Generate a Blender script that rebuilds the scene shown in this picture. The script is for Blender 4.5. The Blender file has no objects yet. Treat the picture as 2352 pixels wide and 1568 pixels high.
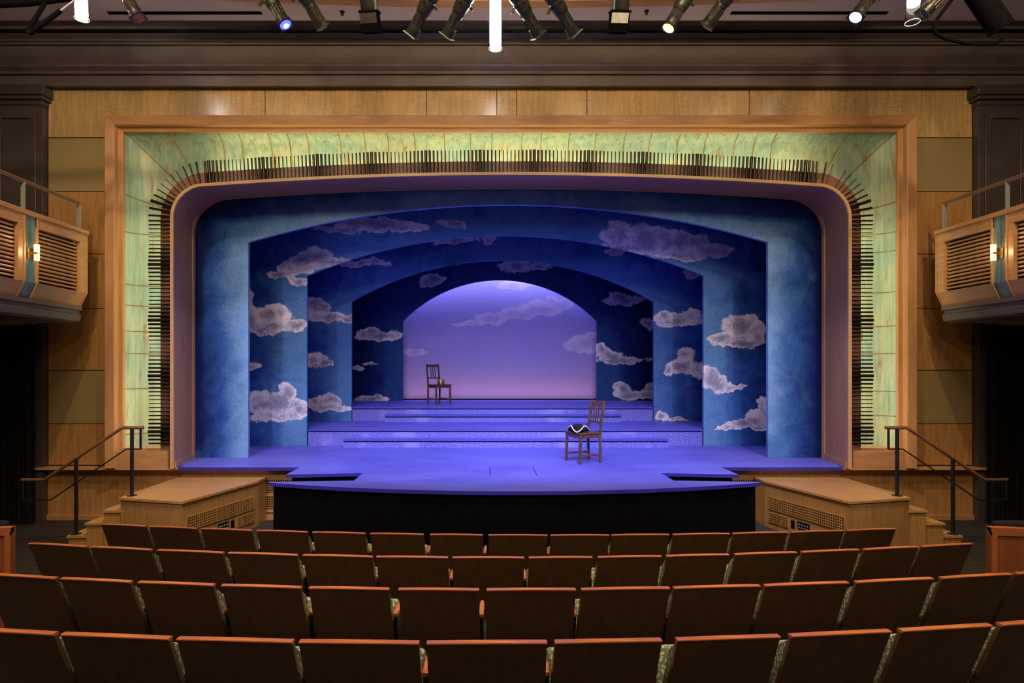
import bpy, bmesh, math, random
import numpy as np
from mathutils import Vector, Matrix
random.seed(7)
S = bpy.context.scene
COL = S.collection
PI = math.pi
# ------------------------------------------------------------------ camera
F, VU, VV = 1370.0, 1117.0, 850.0            # focal length and vanishing point in photo pixels
CX, CZ = -0.355, 2.22                        # camera stands left of the centre line
cd = bpy.data.cameras.new('camera'); cam = bpy.data.objects.new('camera', cd); COL.objects.link(cam)
cam.location = (CX, 0, CZ); cam.rotation_euler = (PI/2, 0, 0)
cd.sensor_width = 36; cd.lens = 36*F/2352
cd.shift_x = (1176-VU)/2352; cd.shift_y = (VV-784)/2352
cd.clip_start = 0.05; cd.clip_end = 100
S.camera = cam
S.view_settings.view_transform = 'Standard'; S.view_settings.look = 'None'
S.view_settings.gamma = 1; S.view_settings.use_curve_mapping = False
S.view_settings.exposure = 0.12
def PX(u, d): return (u-VU)*d/F + CX
def PZ(v, d): return CZ - (v-VV)*d/F
def P(u, v, d): return Vector((PX(u, d), d, PZ(v, d)))
# ------------------------------------------------------------------ world and lights
w = bpy.data.worlds.new('world'); S.world = w; w.use_nodes = True
w.node_tree.nodes['Background'].inputs[0].default_value = (1.0, .8, .6, 1)
w.node_tree.nodes['Background'].inputs[1].default_value = 0.004
def spot(name, loc, tgt, power, color, deg, blend=.4, rad=.06):
    l = bpy.data.lights.new(name, 'SPOT'); l.energy = power; l.color = color
    l.spot_size = math.radians(deg); l.spot_blend = blend; l.shadow_soft_size = rad
    o = bpy.data.objects.new(name, l); COL.objects.link(o); o.location = loc
    o.rotation_euler = (Vector(tgt)-Vector(loc)).to_track_quat('-Z', 'Y').to_euler(); return o
def area(name, loc, tgt, power, color, sx, sy, spread=180):
    l = bpy.data.lights.new(name, 'AREA'); l.energy = power; l.color = color
    l.shape = 'RECTANGLE'; l.size = sx; l.size_y = sy; l.spread = math.radians(spread)
    o = bpy.data.objects.new(name, l); COL.objects.link(o); o.location = loc
    d = (Vector(tgt)-Vector(loc))
    o.rotation_euler = d.to_track_quat('-Z', 'Y').to_euler(); return o
WARM = (1.0, .74, .46); LAV = (.68, .66, 1.0); BLUE = (.25, .3, 1.0)
# house downlights over the seats
for x, y in ((-3.2, 3.0), (0, 2.9), (3.0, 3.0), (-3.4, 5.0), (0, 4.9), (3.2, 5.0)):
    spot('house_downlight', (x, y, 6.94), (x, y+.25, 0), 700, WARM, 62, .8, .05)
# soft fill lamps added at the ceiling to brighten the front wall
for x, y, pw in ((-3.4, .4, 150), (3.4, .4, 130), (0, -1.6, 130)):
    area('house_fill', (x, y, 6.95), (x*1.3, 8.8, 3.2), pw, WARM, 1.2, .6)
for x in (-4.2, -1.4, 1.4, 4.2):
    area('cornice_fill', (x, 5.1, 6.93), (x, 8.85, 6.1), 24, WARM, .8, .2, 130)  # added fill for the top panels, no lamp known there
area('rear_bounce_fill', (0, -2.9, 3.2), (0, 4, .8), 13, WARM, 5.0, .3)  # added lamp standing in for bounced light on the seat backs
for x, tx in ((-5.0, -6.3), (5.0, 6.3)):
    spot('wall_wash', (x*.9, 4.2, 6.9), (tx, 8.8, 3.0), 300, WARM, 70, .9, .06)
for x in (-4.4, 4.4):
    spot('stair_fill', (x*.45, 5.4, 6.9), (x*1.02, 8.0, .5), 760, WARM, 40, .9, .06)  # added fill to brighten the landing tops and box sides
# front of house stage spots
for x, tx, pw in ((-4.4, -2.9, 520), (-1.6, -.7, 520), (1.2, .7, 520), (3.9, 2.9, 520)):
    spot('front_spot', (x, .4, 6.3), (tx, 10.6, 1.2), pw*1.15, LAV, 36, .5, .08)
for x, tx, pw in ((-3.6, -2.2, 520), (-1.4, -.6, 620), (1.0, .6, 620), (3.4, 2.2, 520)):
    spot('catwalk_spot', (x, 4.2, 6.85), (tx, 10.2, .9), pw*1.15, LAV, 40, .5, .08)
for x, tx in ((-2.75, -4.0), (-.4, -1.0), (1.0, 1.4), (1.75, 4.0)):
    spot('bridge_spot', (x, 6.75, 6.0), (tx, 9.4, .8), 330, LAV, 50, .6, .06)
# overhead stage electrics behind each portal
for y, z, pw in ((10.4, 5.6, 22), (12.1, 5.4, 15), (14.2, 5.2, 14)):
    area('stage_batten', (0, y, z), (0, y+.25, 0), pw, (.30, .30, 1.0), 6.5, .25, 100)
area('backdrop_batten', (0, 15.85, 5.35), (0, 16.1, 2.0), 130, (.60, .56, 1.0), 6.0, .12)
area('backdrop_footlight', (0, 15.83, 1.5), (0, 16.1, 2.9), 5, (.9, .55, .80), 5.0, .08)
# warm strip light inside the copper cove
for x in (-3.0, 0, 3.0):
    area('cove_strip', (x, 8.80, 5.2-x*x/119), (x, 9.0, 5.75), 11, (1.0, .87, .52), 2.9, .03)
for s in (-1, 1):
    area('cove_strip', (s*5.04, 8.80, 2.75), (s*5.7, 9.0, 2.75), 11, (1.0, .88, .56), .03, 3.4)

# ------------------------------------------------------------------ helpers
class MB:
    def __init__(s): s.b = bmesh.new(); s.mi = 0
    def face(s, vs):
        try:
            f = s.b.faces.new(vs); f.material_index = s.mi; return f
        except ValueError: return None
    def v(s, p): return s.b.verts.new(p)
    def hexa(s, p):
        v = [s.v(q) for q in p]
        for f in ((0,3,2,1),(4,5,6,7),(0,1,5,4),(1,2,6,5),(2,3,7,6),(3,0,4,7)): s.face([v[i] for i in f])
    def box(s, x0, x1, y0, y1, z0, z1):
        s.hexa([(x0,y0,z0),(x1,y0,z0),(x1,y1,z0),(x0,y1,z0),(x0,y0,z1),(x1,y0,z1),(x1,y1,z1),(x0,y1,z1)])
    def bar(s, p, q, w, h, up=(0,0,1)):
        p, q = Vector(p), Vector(q); d = (q-p).normalized(); up = Vector(up)
        a = d.cross(up)
        if a.length < 1e-4: a = d.cross(Vector((0,1,0)))
        a.normalize(); b = a.cross(d).normalized(); a *= w/2; b *= h/2
        s.hexa([p-a-b, p+a-b, q+a-b, q-a-b, p-a+b, p+a+b, q+a+b, q-a+b])
    def prism(s, poly, z0, z1, fn=None):
        fn = fn or (lambda x, y, z: (x, y, z))
        a = [s.v(fn(x, y, z0)) for x, y in poly]; b = [s.v(fn(x, y, z1)) for x, y in poly]
        s.face(a[::-1]); s.face(b); n = len(poly)
        for i in range(n): s.face([a[i], a[(i+1)%n], b[(i+1)%n], b[i]])
    def tube(s, path, r, n=10, caps=True, closed=False):
        path = [Vector(p) for p in path]; m = len(path); rings = []; ref = None
        for i, p in enumerate(path):
            if closed: t = path[(i+1)%m]-path[i-1]
            else: t = path[min(i+1, m-1)]-path[max(i-1, 0)]
            t.normalize()
            if ref is None or abs(ref.dot(t)) > .98:
                ref = Vector((0,0,1)) if abs(t.z) < .9 else Vector((0,1,0))
            a = (ref - t*ref.dot(t)).normalized(); ref = a; b = t.cross(a)
            rr = r[i] if isinstance(r, (list, tuple)) else r
            rings.append([s.v(p + (a*math.cos(2*PI*k/n)+b*math.sin(2*PI*k/n))*rr) for k in range(n)])
        for i in range(m if closed else m-1):
            A, B = rings[i], rings[(i+1)%m]
            for k in range(n): s.face([A[k], A[(k+1)%n], B[(k+1)%n], B[k]])
        if caps and not closed: s.face(rings[0][::-1]); s.face(rings[-1])
    def loft(s, rows, closed_u=False):
        R = [[s.v(p) for p in r] for r in rows]; n = len(R[0])
        for i in range(len(R)-1):
            for k in range(n if closed_u else n-1):
                s.face([R[i][k], R[i][(k+1)%n], R[i+1][(k+1)%n], R[i+1][k]])
        return R
    def lathe(s, prof, o=(0,0,0), n=16, axis=None):
        # prof: (r, h) along axis; axis is a Matrix 3x3 whose z is the axis
        M = axis or Matrix.Identity(3); o = Vector(o)
        rows = [[o + M @ Vector((r*math.cos(2*PI*k/n), r*math.sin(2*PI*k/n), h)) for k in range(n)] for r, h in prof]
        R = s.loft(rows, True); s.face(R[0][::-1]); s.face(R[-1])
    def build(s, name, mat, parent=None, local=False, bevel=0, angle=35, smooth=True, loc=None, normals=True):
        if normals: bmesh.ops.recalc_face_normals(s.b, faces=s.b.faces[:])
        off = None
        if parent is not None and not local: off = -Vector(parent.matrix_basis.translation)
        elif loc is not None: off = -Vector(loc)
        if off is not None: bmesh.ops.translate(s.b, vec=off, verts=s.b.verts[:])
        me = bpy.data.meshes.new(name); s.b.to_mesh(me); s.b.free()
        for m in (mat if isinstance(mat, (list, tuple)) else [mat]): me.materials.append(m)
        o = bpy.data.objects.new(name, me); COL.objects.link(o)
        if parent is not None: o.parent = parent
        elif loc is not None: o.location = loc
        if smooth:
            me.polygons.foreach_set('use_smooth', [True]*len(me.polygons))
            me.set_sharp_from_angle(angle=math.radians(angle))
        if bevel:
            bv = o.modifiers.new('Bevel', 'BEVEL'); bv.width = bevel; bv.segments = 2; bv.limit_method = 'ANGLE'
        return o
def tag(o, label, cat, group=None, kind=None):
    o['label'] = label; o['category'] = cat
    if group: o['group'] = group
    if kind: o['kind'] = kind
    return o
def thing(name, label, cat, loc=(0,0,0), rz=0, group=None, kind=None):
    o = bpy.data.objects.new(name, None); COL.objects.link(o); o.empty_display_size = .1
    o.location = loc; o.rotation_euler = (0,0,rz)
    o.matrix_basis = Matrix.Translation(loc) @ Matrix.Rotation(rz, 4, 'Z')
    return tag(o, label, cat, group, kind)
def dup(root):
    r = root.copy(); COL.objects.link(r)
    for ch in root.children:
        c = ch.copy(); COL.objects.link(c); c.parent = r
        for g in ch.children:
            d = g.copy(); COL.objects.link(d); d.parent = c
    return r
def ordn(n):
    if 10 <= n % 100 <= 20: return f'{n}th'
    return f"{n}{ {1:'st',2:'nd',3:'rd'}.get(n%10,'th') }"
WORD = ['zeroth','first','second','third','fourth','fifth','sixth','seventh','eighth','ninth','tenth','eleventh','twelfth','thirteenth','fourteenth']
SIDE = {-1: 'left', 1: 'right'}

# ------------------------------------------------------------------ materials
class NT:
    def __init__(s, name):
        s.m = bpy.data.materials.new(name); s.m.use_nodes = True
        s.t = s.m.node_tree; s.n = s.t.nodes; s.bs = s.n['Principled BSDF']
    def L(s, a, b): s.t.links.new(a, b)
    def node(s, typ, **kw):
        x = s.n.new(typ)
        for k, v in kw.items(): setattr(x, k, v)
        return x
    def put(s, sock, val):
        if hasattr(val, 'is_output') : s.L(val, sock)
        else:
            if isinstance(val, tuple) and len(val) == 3 and sock.type == 'RGBA': val = (*val, 1)
            sock.default_value = val
    def math(s, op, a, b=0.0, c=None, clamp=False):
        x = s.node('ShaderNodeMath', operation=op, use_clamp=clamp); s.put(x.inputs[0], a); s.put(x.inputs[1], b)
        if c is not None: s.put(x.inputs[2], c)
        return x.outputs[0]
    def vm(s, op, a, b=None, c=None):
        x = s.node('ShaderNodeVectorMath', operation=op); s.put(x.inputs[0], a)
        if b is not None: s.put(x.inputs[1], b)
        if c is not None: s.put(x.inputs[2], c)
        return x.outputs['Value' if op in ('LENGTH','DISTANCE','DOT_PRODUCT') else 0]
    def mix(s, f, a, b, blend='MIX'):
        x = s.node('ShaderNodeMix', data_type='RGBA', blend_type=blend)
        s.put(x.inputs[0], f); s.put(x.inputs[6], a); s.put(x.inputs[7], b); return x.outputs[2]
    def noise(s, vec, scale, detail=4, rough=.5, dist=0.0):
        x = s.node('ShaderNodeTexNoise'); s.put(x.inputs['Vector'], vec); x.inputs['Scale'].default_value = scale
        x.inputs['Detail'].default_value = detail; x.inputs['Roughness'].default_value = rough
        x.inputs['Distortion'].default_value = dist; return x.outputs[0]
    def ramp(s, f, lo, hi):
        x = s.node('ShaderNodeMapRange', interpolation_type='SMOOTHSTEP'); s.put(x.inputs[0], f)
        s.put(x.inputs[1], lo); s.put(x.inputs[2], hi); return x.outputs[0]
    def coords(s, scale=(1,1,1), which='Object'):
        c = s.node('ShaderNodeTexCoord').outputs[which]
        return s.vm('MULTIPLY', c, scale) if scale != (1,1,1) else c
    def bump(s, h, strength=.2, dist=.01):
        x = s.node('ShaderNodeBump'); x.inputs['Strength'].default_value = strength; x.inputs['Distance'].default_value = dist
        s.L(h, x.inputs['Height']); s.L(x.outputs[0], s.bs.inputs['Normal'])
    def base(s, c): s.put(s.bs.inputs['Base Color'], c)
    def set(s, rough=.5, metal=0, spec=.5, coat=0):
        s.bs.inputs['Roughness'].default_value = rough; s.bs.inputs['Metallic'].default_value = metal
        s.bs.inputs['Specular IOR Level'].default_value = spec
        if coat: s.bs.inputs['Coat Weight'].default_value = coat; s.bs.inputs['Coat Roughness'].default_value = .27
        return s.m
def plain(name, c, rough=.5, metal=0, spec=.5, var=.25, scale=8):
    t = NT(name); n = t.noise(t.coords(), scale, 4)
    t.base(t.mix(t.ramp(n, .3, .7), tuple(x*(1-var) for x in c), tuple(min(1, x*(1+var)) for x in c)))
    return t.set(rough, metal, spec)
def wood(name, c0, c1, axis='z', rough=.38, figure=0.0, scale=1.0, coat=.15, spec=.5):
    t = NT(name)
    sc = {'z': (14, 14, 1.2), 'x': (1.2, 14, 14), 'y': (14, 1.2, 14)}[axis]
    c = t.coords(tuple(a*scale for a in sc))
    n1 = t.noise(c, 1.6, 6, .6, .6); n2 = t.noise(t.coords(tuple(a*6*scale for a in sc)), 1.5, 3)
    f = t.math('ADD', t.math('MULTIPLY', n1, .75), t.math('MULTIPLY', n2, .25))
    col = t.mix(t.ramp(f, .36, .64), c0, c1)
    if figure:
        fg = t.noise(t.coords((9, 9, 30)), 1.3, 3, .6, 1.2)
        band = t.noise(t.coords((3.2, 3.2, .5)), 1.5, 2)
        ff = t.math('MULTIPLY', t.ramp(fg, .50, .62), t.ramp(band, .40, .58))
        col = t.mix(t.math('MULTIPLY', ff, figure), col, tuple(x*.48 for x in c0))
    t.base(col); return t.set(rough, 0, spec, coat)
def emit(name, c, strength):
    t = NT(name); t.base((0,0,0)); t.put(t.bs.inputs['Emission Color'], c); t.bs.inputs['Emission Strength'].default_value = strength
    return t.m
M = {}
M['wall_wood'] = wood('figured cherry panel', (.47,.295,.112), (.63,.41,.168), 'z', .30, .42, coat=.9)
M['wall_wood'].node_tree.nodes['Principled BSDF'].inputs['Coat Roughness'].default_value = .17
M['side_wood'] = wood('plain cherry panel', (.35,.175,.055), (.47,.25,.088), 'z', .36, .15)
M['frame_wood'] = wood('cherry frame upright', (.44,.215,.085), (.54,.285,.12), 'z', .36)
M['frame_wood_h'] = wood('cherry frame rail', (.44,.215,.085), (.54,.285,.12), 'x', .36)
M['edge_wood'] = wood('pale edge band lightened as lit', (.55,.33,.16), (.64,.40,.20), 'x', .35)  # pale wood, made lighter still for the light it catches
M['reveal_wood'] = wood('cherry reveal', (.40,.20,.10), (.50,.27,.14), 'z', .4)
M['step_wood'] = wood('maple step', (.42,.225,.08), (.53,.30,.115), 'x', .34)
M['box_wood'] = wood('oak box side', (.36,.19,.06), (.46,.25,.085), 'z', .4, .1)
M['balcony_wood'] = wood('balcony maple', (.50,.265,.10), (.60,.335,.135), 'y', .38)
M['seat_wood'] = wood('stained seat plywood', (.085,.042,.016), (.125,.060,.023), 'z', .34, coat=.3)
M['panel_wood'] = wood('reddish end panel', (.24,.075,.028), (.32,.105,.04), 'z', .34, coat=.3)
M['lit_wood'] = wood('seat wood tinted as lit from above', (.42,.125,.048), (.52,.17,.066), 'x', .25, coat=.4)  # same wood as the seat backs, overhead light put into the colour
M['strip_wood'] = wood('pipe backing strip', (.19,.095,.055), (.26,.135,.08), 'x', .45)
M['fabric_panel'] = plain('olive wall fabric', (.29,.215,.095), .95, 0, .1, .12, 160)
M['dark_paint'] = plain('dark brown gloss paint', (.118,.090,.078), .33, 0, .5, .12, 3)
M['pilaster_shade'] = plain('brown pilaster paint darkened as shade', (.062,.047,.044), .4, 0, .4, .12, 3)  # dark brown made deeper, the weaker light here put into the colour
M['dark_flat'] = plain('dark brown matt paint', (.05,.037,.032), .6, 0, .3, .2, 4)
M['ceiling'] = plain('ceiling plaster', (.50,.41,.41), .8, 0, .2, .06, 2)
M['black'] = plain('black paint', (.0025,.0025,.003), .9, 0, .08, .3, 20)
M['black_metal'] = plain('black powder coated steel', (.012,.011,.011), .38, 0, .5, .2, 30)
M['pipe_metal'] = plain('dark bronze pipe', (.030,.026,.022), .28, .65, .5, .25, 10)
M['fixture'] = plain('black lamp housing', (.060,.057,.046), .36, .5, .5, .25, 14)
M['steel'] = plain('brushed steel', (.50,.52,.50), .38, .55, .5, .08, 40)
M['brass'] = plain('brass', (.55,.33,.10), .3, 1, .5, .1, 20)
M['gold'] = plain('aged gold', (.75,.50,.14), .3, 1, .5, .2, 60)
M['white_trim'] = plain('white braid', (.85,.83,.80), .7, 0, .3, .05, 80)
M['black_felt'] = plain('black felt', (.018,.015,.02), .95, 0, .1, .3, 90)
M['paper'] = plain('white card', (.55,.55,.50), .8, 0, .2, .15, 20)
M['curtain'] = plain('black velour', (.010,.009,.010), .95, 0, .1, .3, 30)
M['rail_wood'] = wood('dark handrail', (.17,.075,.035), (.25,.115,.055), 'x', .3, coat=.3)
M['chair_wood'] = wood('worn brown chair', (.075,.035,.025), (.17,.085,.06), 'z', .34, scale=2.2)
M['lamp_white'] = emit('lamp diffuser', (1.0, .96, .86), 30)
M['lamp_dim'] = emit('dim lamp diffuser', (1.0, .95, .78), 4)
M['lamp_ring'] = emit('glowing glass rim', (1.0, .93, .80), 1.1)
M['lens_blue'] = emit('blue lit lens', (.05, .07, 1.0), 4)
M['lens_core'] = emit('lamp core', (.95, .97, 1.0), 9)
M['lens_warm'] = emit('warm lit lens', (1.0, .72, .20), 2.2)
M['lens_white'] = emit('white lit lens', (1.0, .86, .72), 2.4)
M['sconce_glow'] = emit('sconce glass glow', (1.0, .70, .32), 2.2)
M['lens_dark'] = plain('unlit lens', (.03,.03,.035), .08, 0, .8, .1, 5)
M['gel_amber'] = plain('amber gel', (.30,.10,.02), .3, 0, .5, .1, 5)
def glass(name, c=(1,1,1), rough=.05):
    t = NT(name); t.base(c); t.bs.inputs['Transmission Weight'].default_value = 1; return t.set(rough)
M['glass'] = glass('clear tube glass')
# carpet with thin ribs
t = NT('dark ribbed carpet'); c = t.coords(); wv = t.node('ShaderNodeTexWave'); wv.inputs['Scale'].default_value = 7
wv.inputs['Distortion'].default_value = 1.5; wv.bands_direction = 'Y'; t.L(c, wv.inputs[0])
t.base(t.mix(t.math('MULTIPLY', t.ramp(wv.outputs[1], .4, .9), t.noise(c, 30, 3)), (.022,.018,.014), (.085,.07,.055))); M['carpet'] = t.set(.95, 0, .1)
# dotted upholstery
t = NT('dotted green upholstery'); c = t.coords(); vo = t.node('ShaderNodeTexVoronoi'); vo.inputs['Scale'].default_value = 56; vo.inputs['Randomness'].default_value = .75
t.L(c, vo.inputs['Vector']); ds = vo.outputs['Distance']
dots = t.ramp(ds, .42, .36); inner = t.ramp(ds, .16, .22)
hue = t.node('ShaderNodeSeparateColor'); t.L(vo.outputs['Color'], hue.inputs[0])
ground = t.mix(t.noise(c, 9, 2), (.13,.14,.06), (.17,.20,.16))
dotc = t.mix(hue.outputs[0], (.56,.60,.40), (.38,.48,.43))
t.base(t.mix(t.math('MULTIPLY', dots, t.math('ADD', .6, t.math('MULTIPLY', inner, .4))), ground, dotc)); M['upholstery'] = t.set(.9, 0, .2)
# copper patina
t = NT('verdigris copper'); c = t.coords()
n1 = t.noise(c, 1.1, 5, .6); st = t.noise(t.vm('MULTIPLY', c, (16, 16, 1.1)), 1.2, 5, .6, .3); n3 = t.noise(t.vm('MULTIPLY', c, (9, 9, 1.3)), 1.3, 6, .7, .3)
col = t.mix(t.ramp(n1, .38, .62), (.40,.47,.29), (.27,.42,.32))
col = t.mix(t.math('MULTIPLY', t.ramp(st, .48, .64), .55), col, (.16,.34,.25))
col = t.mix(t.math('MULTIPLY', t.ramp(st, .50, .34), .35), col, (.55,.58,.40))
col = t.mix(t.math('MULTIPLY', t.ramp(n3, .52, .68), .8), col, (.30,.16,.05)); t.base(col); M['copper'] = t.set(.55, .15, .4)
M['copper_seam'] = plain('copper seam', (.30,.20,.07), .5, .3, .5, .3, 6)
t = NT('blue green patina strip'); c = t.coords()
st = t.noise(t.vm('MULTIPLY', c, (30, 30, 1.0)), 1.2, 5, .6, .3)
col = t.mix(t.ramp(st, .35, .6), (.10,.21,.20), (.24,.36,.34)); col = t.mix(t.math('MULTIPLY', t.ramp(st, .58, .7), .8), col, (.22,.12,.08)); t.base(col); M['patina'] = t.set(.5, .2, .4)
# stage paint
t = NT('blue stage paint'); c = t.coords(); n1 = t.noise(t.vm('MULTIPLY', c, (1, 2.2, 1)), .9, 6, .65); n2 = t.noise(c, 70, 3)
col = t.mix(t.ramp(n1, .3, .7), (.105,.11,.60), (.155,.155,.70)); col = t.mix(t.math('MULTIPLY', t.ramp(n2, .6, .75), .35), col, (.10,.09,.45)); 
sc = t.noise(t.vm('MULTIPLY', c, (1.2, 9, 1)), 2.0, 6, .7); col = t.mix(t.math('MULTIPLY', t.ramp(sc, .66, .78), .4), col, (.36,.36,.80)); t.base(col); M['stage_blue'] = t.set(.5, 0, .35)
M['nosing_blue'] = plain('worn blue nosing paint', (.075,.078,.50), .6, 0, .3, .3, 60)
M['stage_edge'] = plain('deep blue painted edge', (.030,.026,.33), .6, 0, .3, .15, 30)
t = NT('spattered riser paint'); c = t.coords(); n2 = t.noise(c, 60, 2, .7); n1 = t.noise(c, 1.4, 3)
col = t.mix(t.ramp(n2, .42, .62), (.08,.08,.50), (.30,.32,.80)); col = t.mix(t.math('MULTIPLY', t.ramp(n1, .52, .66), .4), col, (.40,.42,.85)); t.base(col); M['riser_blue'] = t.set(.7, 0, .2)

# painted sky flats: fractal sky washes and dry-brushed clouds, laid out in the flat's own metres
def sky(name, d, hw, zs, zc, palette, clouds, edge=(.9, .5), bright=1.0, cloud_col=((.33,.31,.43),(1.0,.97,.97)), seed=0.0, backdrop=False):
    t = NT(name); c = t.coords(); sep = t.node('ShaderNodeSeparateXYZ'); t.L(c, sep.inputs[0]); x, z = sep.outputs[0], sep.outputs[2]
    p0 = t.node('ShaderNodeCombineXYZ'); t.L(x, p0.inputs[0]); t.L(z, p0.inputs[2]); p0.inputs[1].default_value = seed; p0 = p0.outputs[0]
    big = t.noise(t.vm('MULTIPLY', p0, (1, 1, .75)), .75, 5, .6, .5); mid = t.noise(p0, 2.6, 6, .62, .8); fine = t.noise(p0, 26, 4, .7)
    dark, midc, light, teal = palette
    if backdrop:
        g = t.ramp(t.math('ADD', z, t.math('MULTIPLY', t.math('SUBTRACT', mid, .5), .6)), 1.45, 2.9)
        col = t.mix(g, dark, midc); col = t.mix(t.ramp(z, 3.3, 4.6), col, light)
    else:
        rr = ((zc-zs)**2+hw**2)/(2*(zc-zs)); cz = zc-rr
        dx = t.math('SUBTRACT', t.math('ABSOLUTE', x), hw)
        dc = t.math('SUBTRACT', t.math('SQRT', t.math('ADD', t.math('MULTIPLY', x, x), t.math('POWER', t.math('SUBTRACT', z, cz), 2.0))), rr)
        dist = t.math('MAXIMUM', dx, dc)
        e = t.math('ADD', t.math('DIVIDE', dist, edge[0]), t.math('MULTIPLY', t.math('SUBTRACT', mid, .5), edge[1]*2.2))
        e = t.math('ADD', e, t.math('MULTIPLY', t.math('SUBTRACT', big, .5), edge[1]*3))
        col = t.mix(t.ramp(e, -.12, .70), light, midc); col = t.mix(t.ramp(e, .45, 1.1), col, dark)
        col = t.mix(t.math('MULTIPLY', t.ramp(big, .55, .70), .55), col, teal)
    col = t.mix(.14, col, t.mix(t.ramp(fine, .35, .65), (.0,.0,.0), (1,1,1)), 'SOFT_LIGHT')
    # clouds
    wob = t.node('ShaderNodeTexNoise'); t.L(p0, wob.inputs['Vector']); wob.inputs['Scale'].default_value = 2.6; wob.inputs['Detail'].default_value = 7; wob.inputs['Roughness'].default_value = .62
    dis = t.vm('MULTIPLY_ADD', t.vm('SUBTRACT', wob.outputs['Color'], (.5,.5,.5)), (.55,.0,.42), p0)
    best = None; bestz = None
    for (u, v, ru, rv) in clouds:
        cx_, cz_ = PX(u, d), PZ(v, d); rx, rz = ru*1.12*d/F, rv*1.15*d/F
        q = t.vm('MULTIPLY_ADD', dis, (1/rx, 0, 1/rz), (-cx_/rx, 0, -cz_/rz))
        ln = t.vm('LENGTH', q); best = ln if best is None else t.math('MINIMUM', best, ln)
    k = t.math('ADD', best, t.math('MULTIPLY', t.math('SUBTRACT', fine, .5), .45))
    mask = t.ramp(k, 1.06, .90)
    sh = t.math('ADD', t.math('MULTIPLY', mid, 1.1), t.math('MULTIPLY', best, .35)); sh = t.math('ADD', sh, t.math('MULTIPLY', t.math('SUBTRACT', fine, .5), .5))
    cc = t.mix(t.ramp(sh, .50, .95), cloud_col[0], cloud_col[1])
    t.base(t.mix(t.math('MULTIPLY', mask, .55 if backdrop else .9), col, cc)); return t.set(.85, 0, .15)

# ------------------------------------------------------------------ room shell
YW, YF = 8.85, 8.70                          # wall face, frame face
# seat rows measured along their back tops
ROWS = {
 4: (1.065, [(None,122),(139,387),(405,671),(686,962),(980,1257),(1275,1521),(1556,1793),(1819,2048),(2073,2280),(2302,None)],
     [(122,1451),(139,1453),(387,1467),(405,1470),(671,1477),(686,1477),(962,1480),(980,1477),(1257,1477),(1275,1472),(1521,1463),(1556,1464),(1793,1460),(1819,1460),(2048,1449),(2073,1452),(2280,1437),(2302,1434)]),
 3: (.97, [(None,125),(138,298),(316,489),(508,690),(709,893),(915,1100),(1118,1323),(1336,1539),(1549,1747),(1759,1950),(1969,2145),(2165,2326),(2337,None)],
     [(125,1325),(138,1328),(298,1335),(316,1337),(489,1344),(508,1346),(690,1349),(709,1352),(893,1353),(915,1353),(1100,1351),(1118,1353),(1323,1353),(1336,1351),(1539,1347),(1549,1350),(1747,1345),(1759,1348),(1950,1338),(1969,1337),(2145,1328),(2165,1325),(2326,1317),(2337,1317)]),
 2: (.875, [(65,197),(207,345),(360,511),(523,682),(695,855),(864,1029),(1039,1204),(1215,1361),(1374,1520),(1532,1675),(1690,1831),(1844,1975),(1987,2111),(2121,2235)],
     [(65,1244),(197,1254),(207,1254),(345,1262),(360,1264),(511,1271),(523,1271),(682,1275),(695,1277),(855,1281),(864,1280),(1029,1279),(1039,1279),(1204,1280),(1215,1278),(1361,1277),(1374,1277),(1520,1274),(1532,1276),(1675,1271),(1690,1272),(1831,1268),(1844,1270),(1975,1263),(1987,1263),(2111,1256),(2121,1256),(2235,1246)]),
 1: (.78, [(232,333),(342,451),(461,577),(589,705),(717,838),(850,973),(987,1109),(1122,1258),(1265,1400),(1405,1538),(1547,1677),(1685,1810),(1819,1939),(1947,2058)],
     [(232,1202),(333,1207),(342,1210),(451,1214),(461,1215),(577,1217),(589,1217),(705,1220),(717,1223),(838,1224),(850,1225),(973,1225),(987,1227),(1109,1227),(1122,1229),(1258,1229),(1265,1230),(1400,1228),(1405,1227),(1538,1226),(1547,1228),(1677,1226),(1685,1225),(1810,1223),(1819,1223),(1939,1218),(1947,1218),(2058,1211)]),
}
SEAT_H = .78; TOPY = -.15
ROWFIT = {}
for r, (zt, ed, pts) in ROWS.items():
    fv = np.polyfit([p[0] for p in pts], [p[1] for p in pts], 2)
    X, Y = [], []
    for u in np.linspace(0, 2352, 25):
        d = (CZ-zt)*F/(np.polyval(fv, u)-VV); X.append(PX(u, d)); Y.append(d)
    ROWFIT[r] = (fv, np.polyfit(X, Y, 2))
def rowy(r, x): return float(np.polyval(ROWFIT[r][1], max(-4.5, min(4.2, x))))
m = MB(); rows = []
for x in np.linspace(-7.7, 7.7, 60):
    a = [rowy(r, x) for r in (4, 3, 2, 1)]; f = -.32
    zz = (.285, .19, .095, 0.0)
    pr = [(-3.0, zz[0])]
    for i in range(1, 4): pr += [(a[i]+f, zz[i-1]), (a[i]+f+.002, zz[i])]
    pr += [(9.3, 0.0)]
    rows.append([(x, y, z) for y, z in pr])
m.loft(rows)
tag(m.build('floor', M['carpet'], normals=False), 'dark ribbed carpet floor stepping down to the stage', 'floor', kind='structure')
m = MB(); m.box(-7.8, 7.8, -3.1, 8.3, 7.085, 7.25)
tag(m.build('ceiling', M['ceiling']), 'dim brown plaster ceiling above the stage lights', 'ceiling', kind='structure')
for s, nm in ((-1, 'wall_left'), (1, 'wall_right')):
    m = MB(); m.box(s*7.7, s*7.8, -3.1, 9.3, 0, 7.2)
    tag(m.build(nm, M['dark_flat']), f'dark brown {SIDE[s]} side wall of the auditorium', 'wall', kind='structure')
m = MB(); m.box(-7.8, 7.8, -3.2, -3.1, 0, 7.2)
tag(m.build('wall_back', M['dark_flat']), 'dark wall behind the audience', 'wall', kind='structure')
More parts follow.
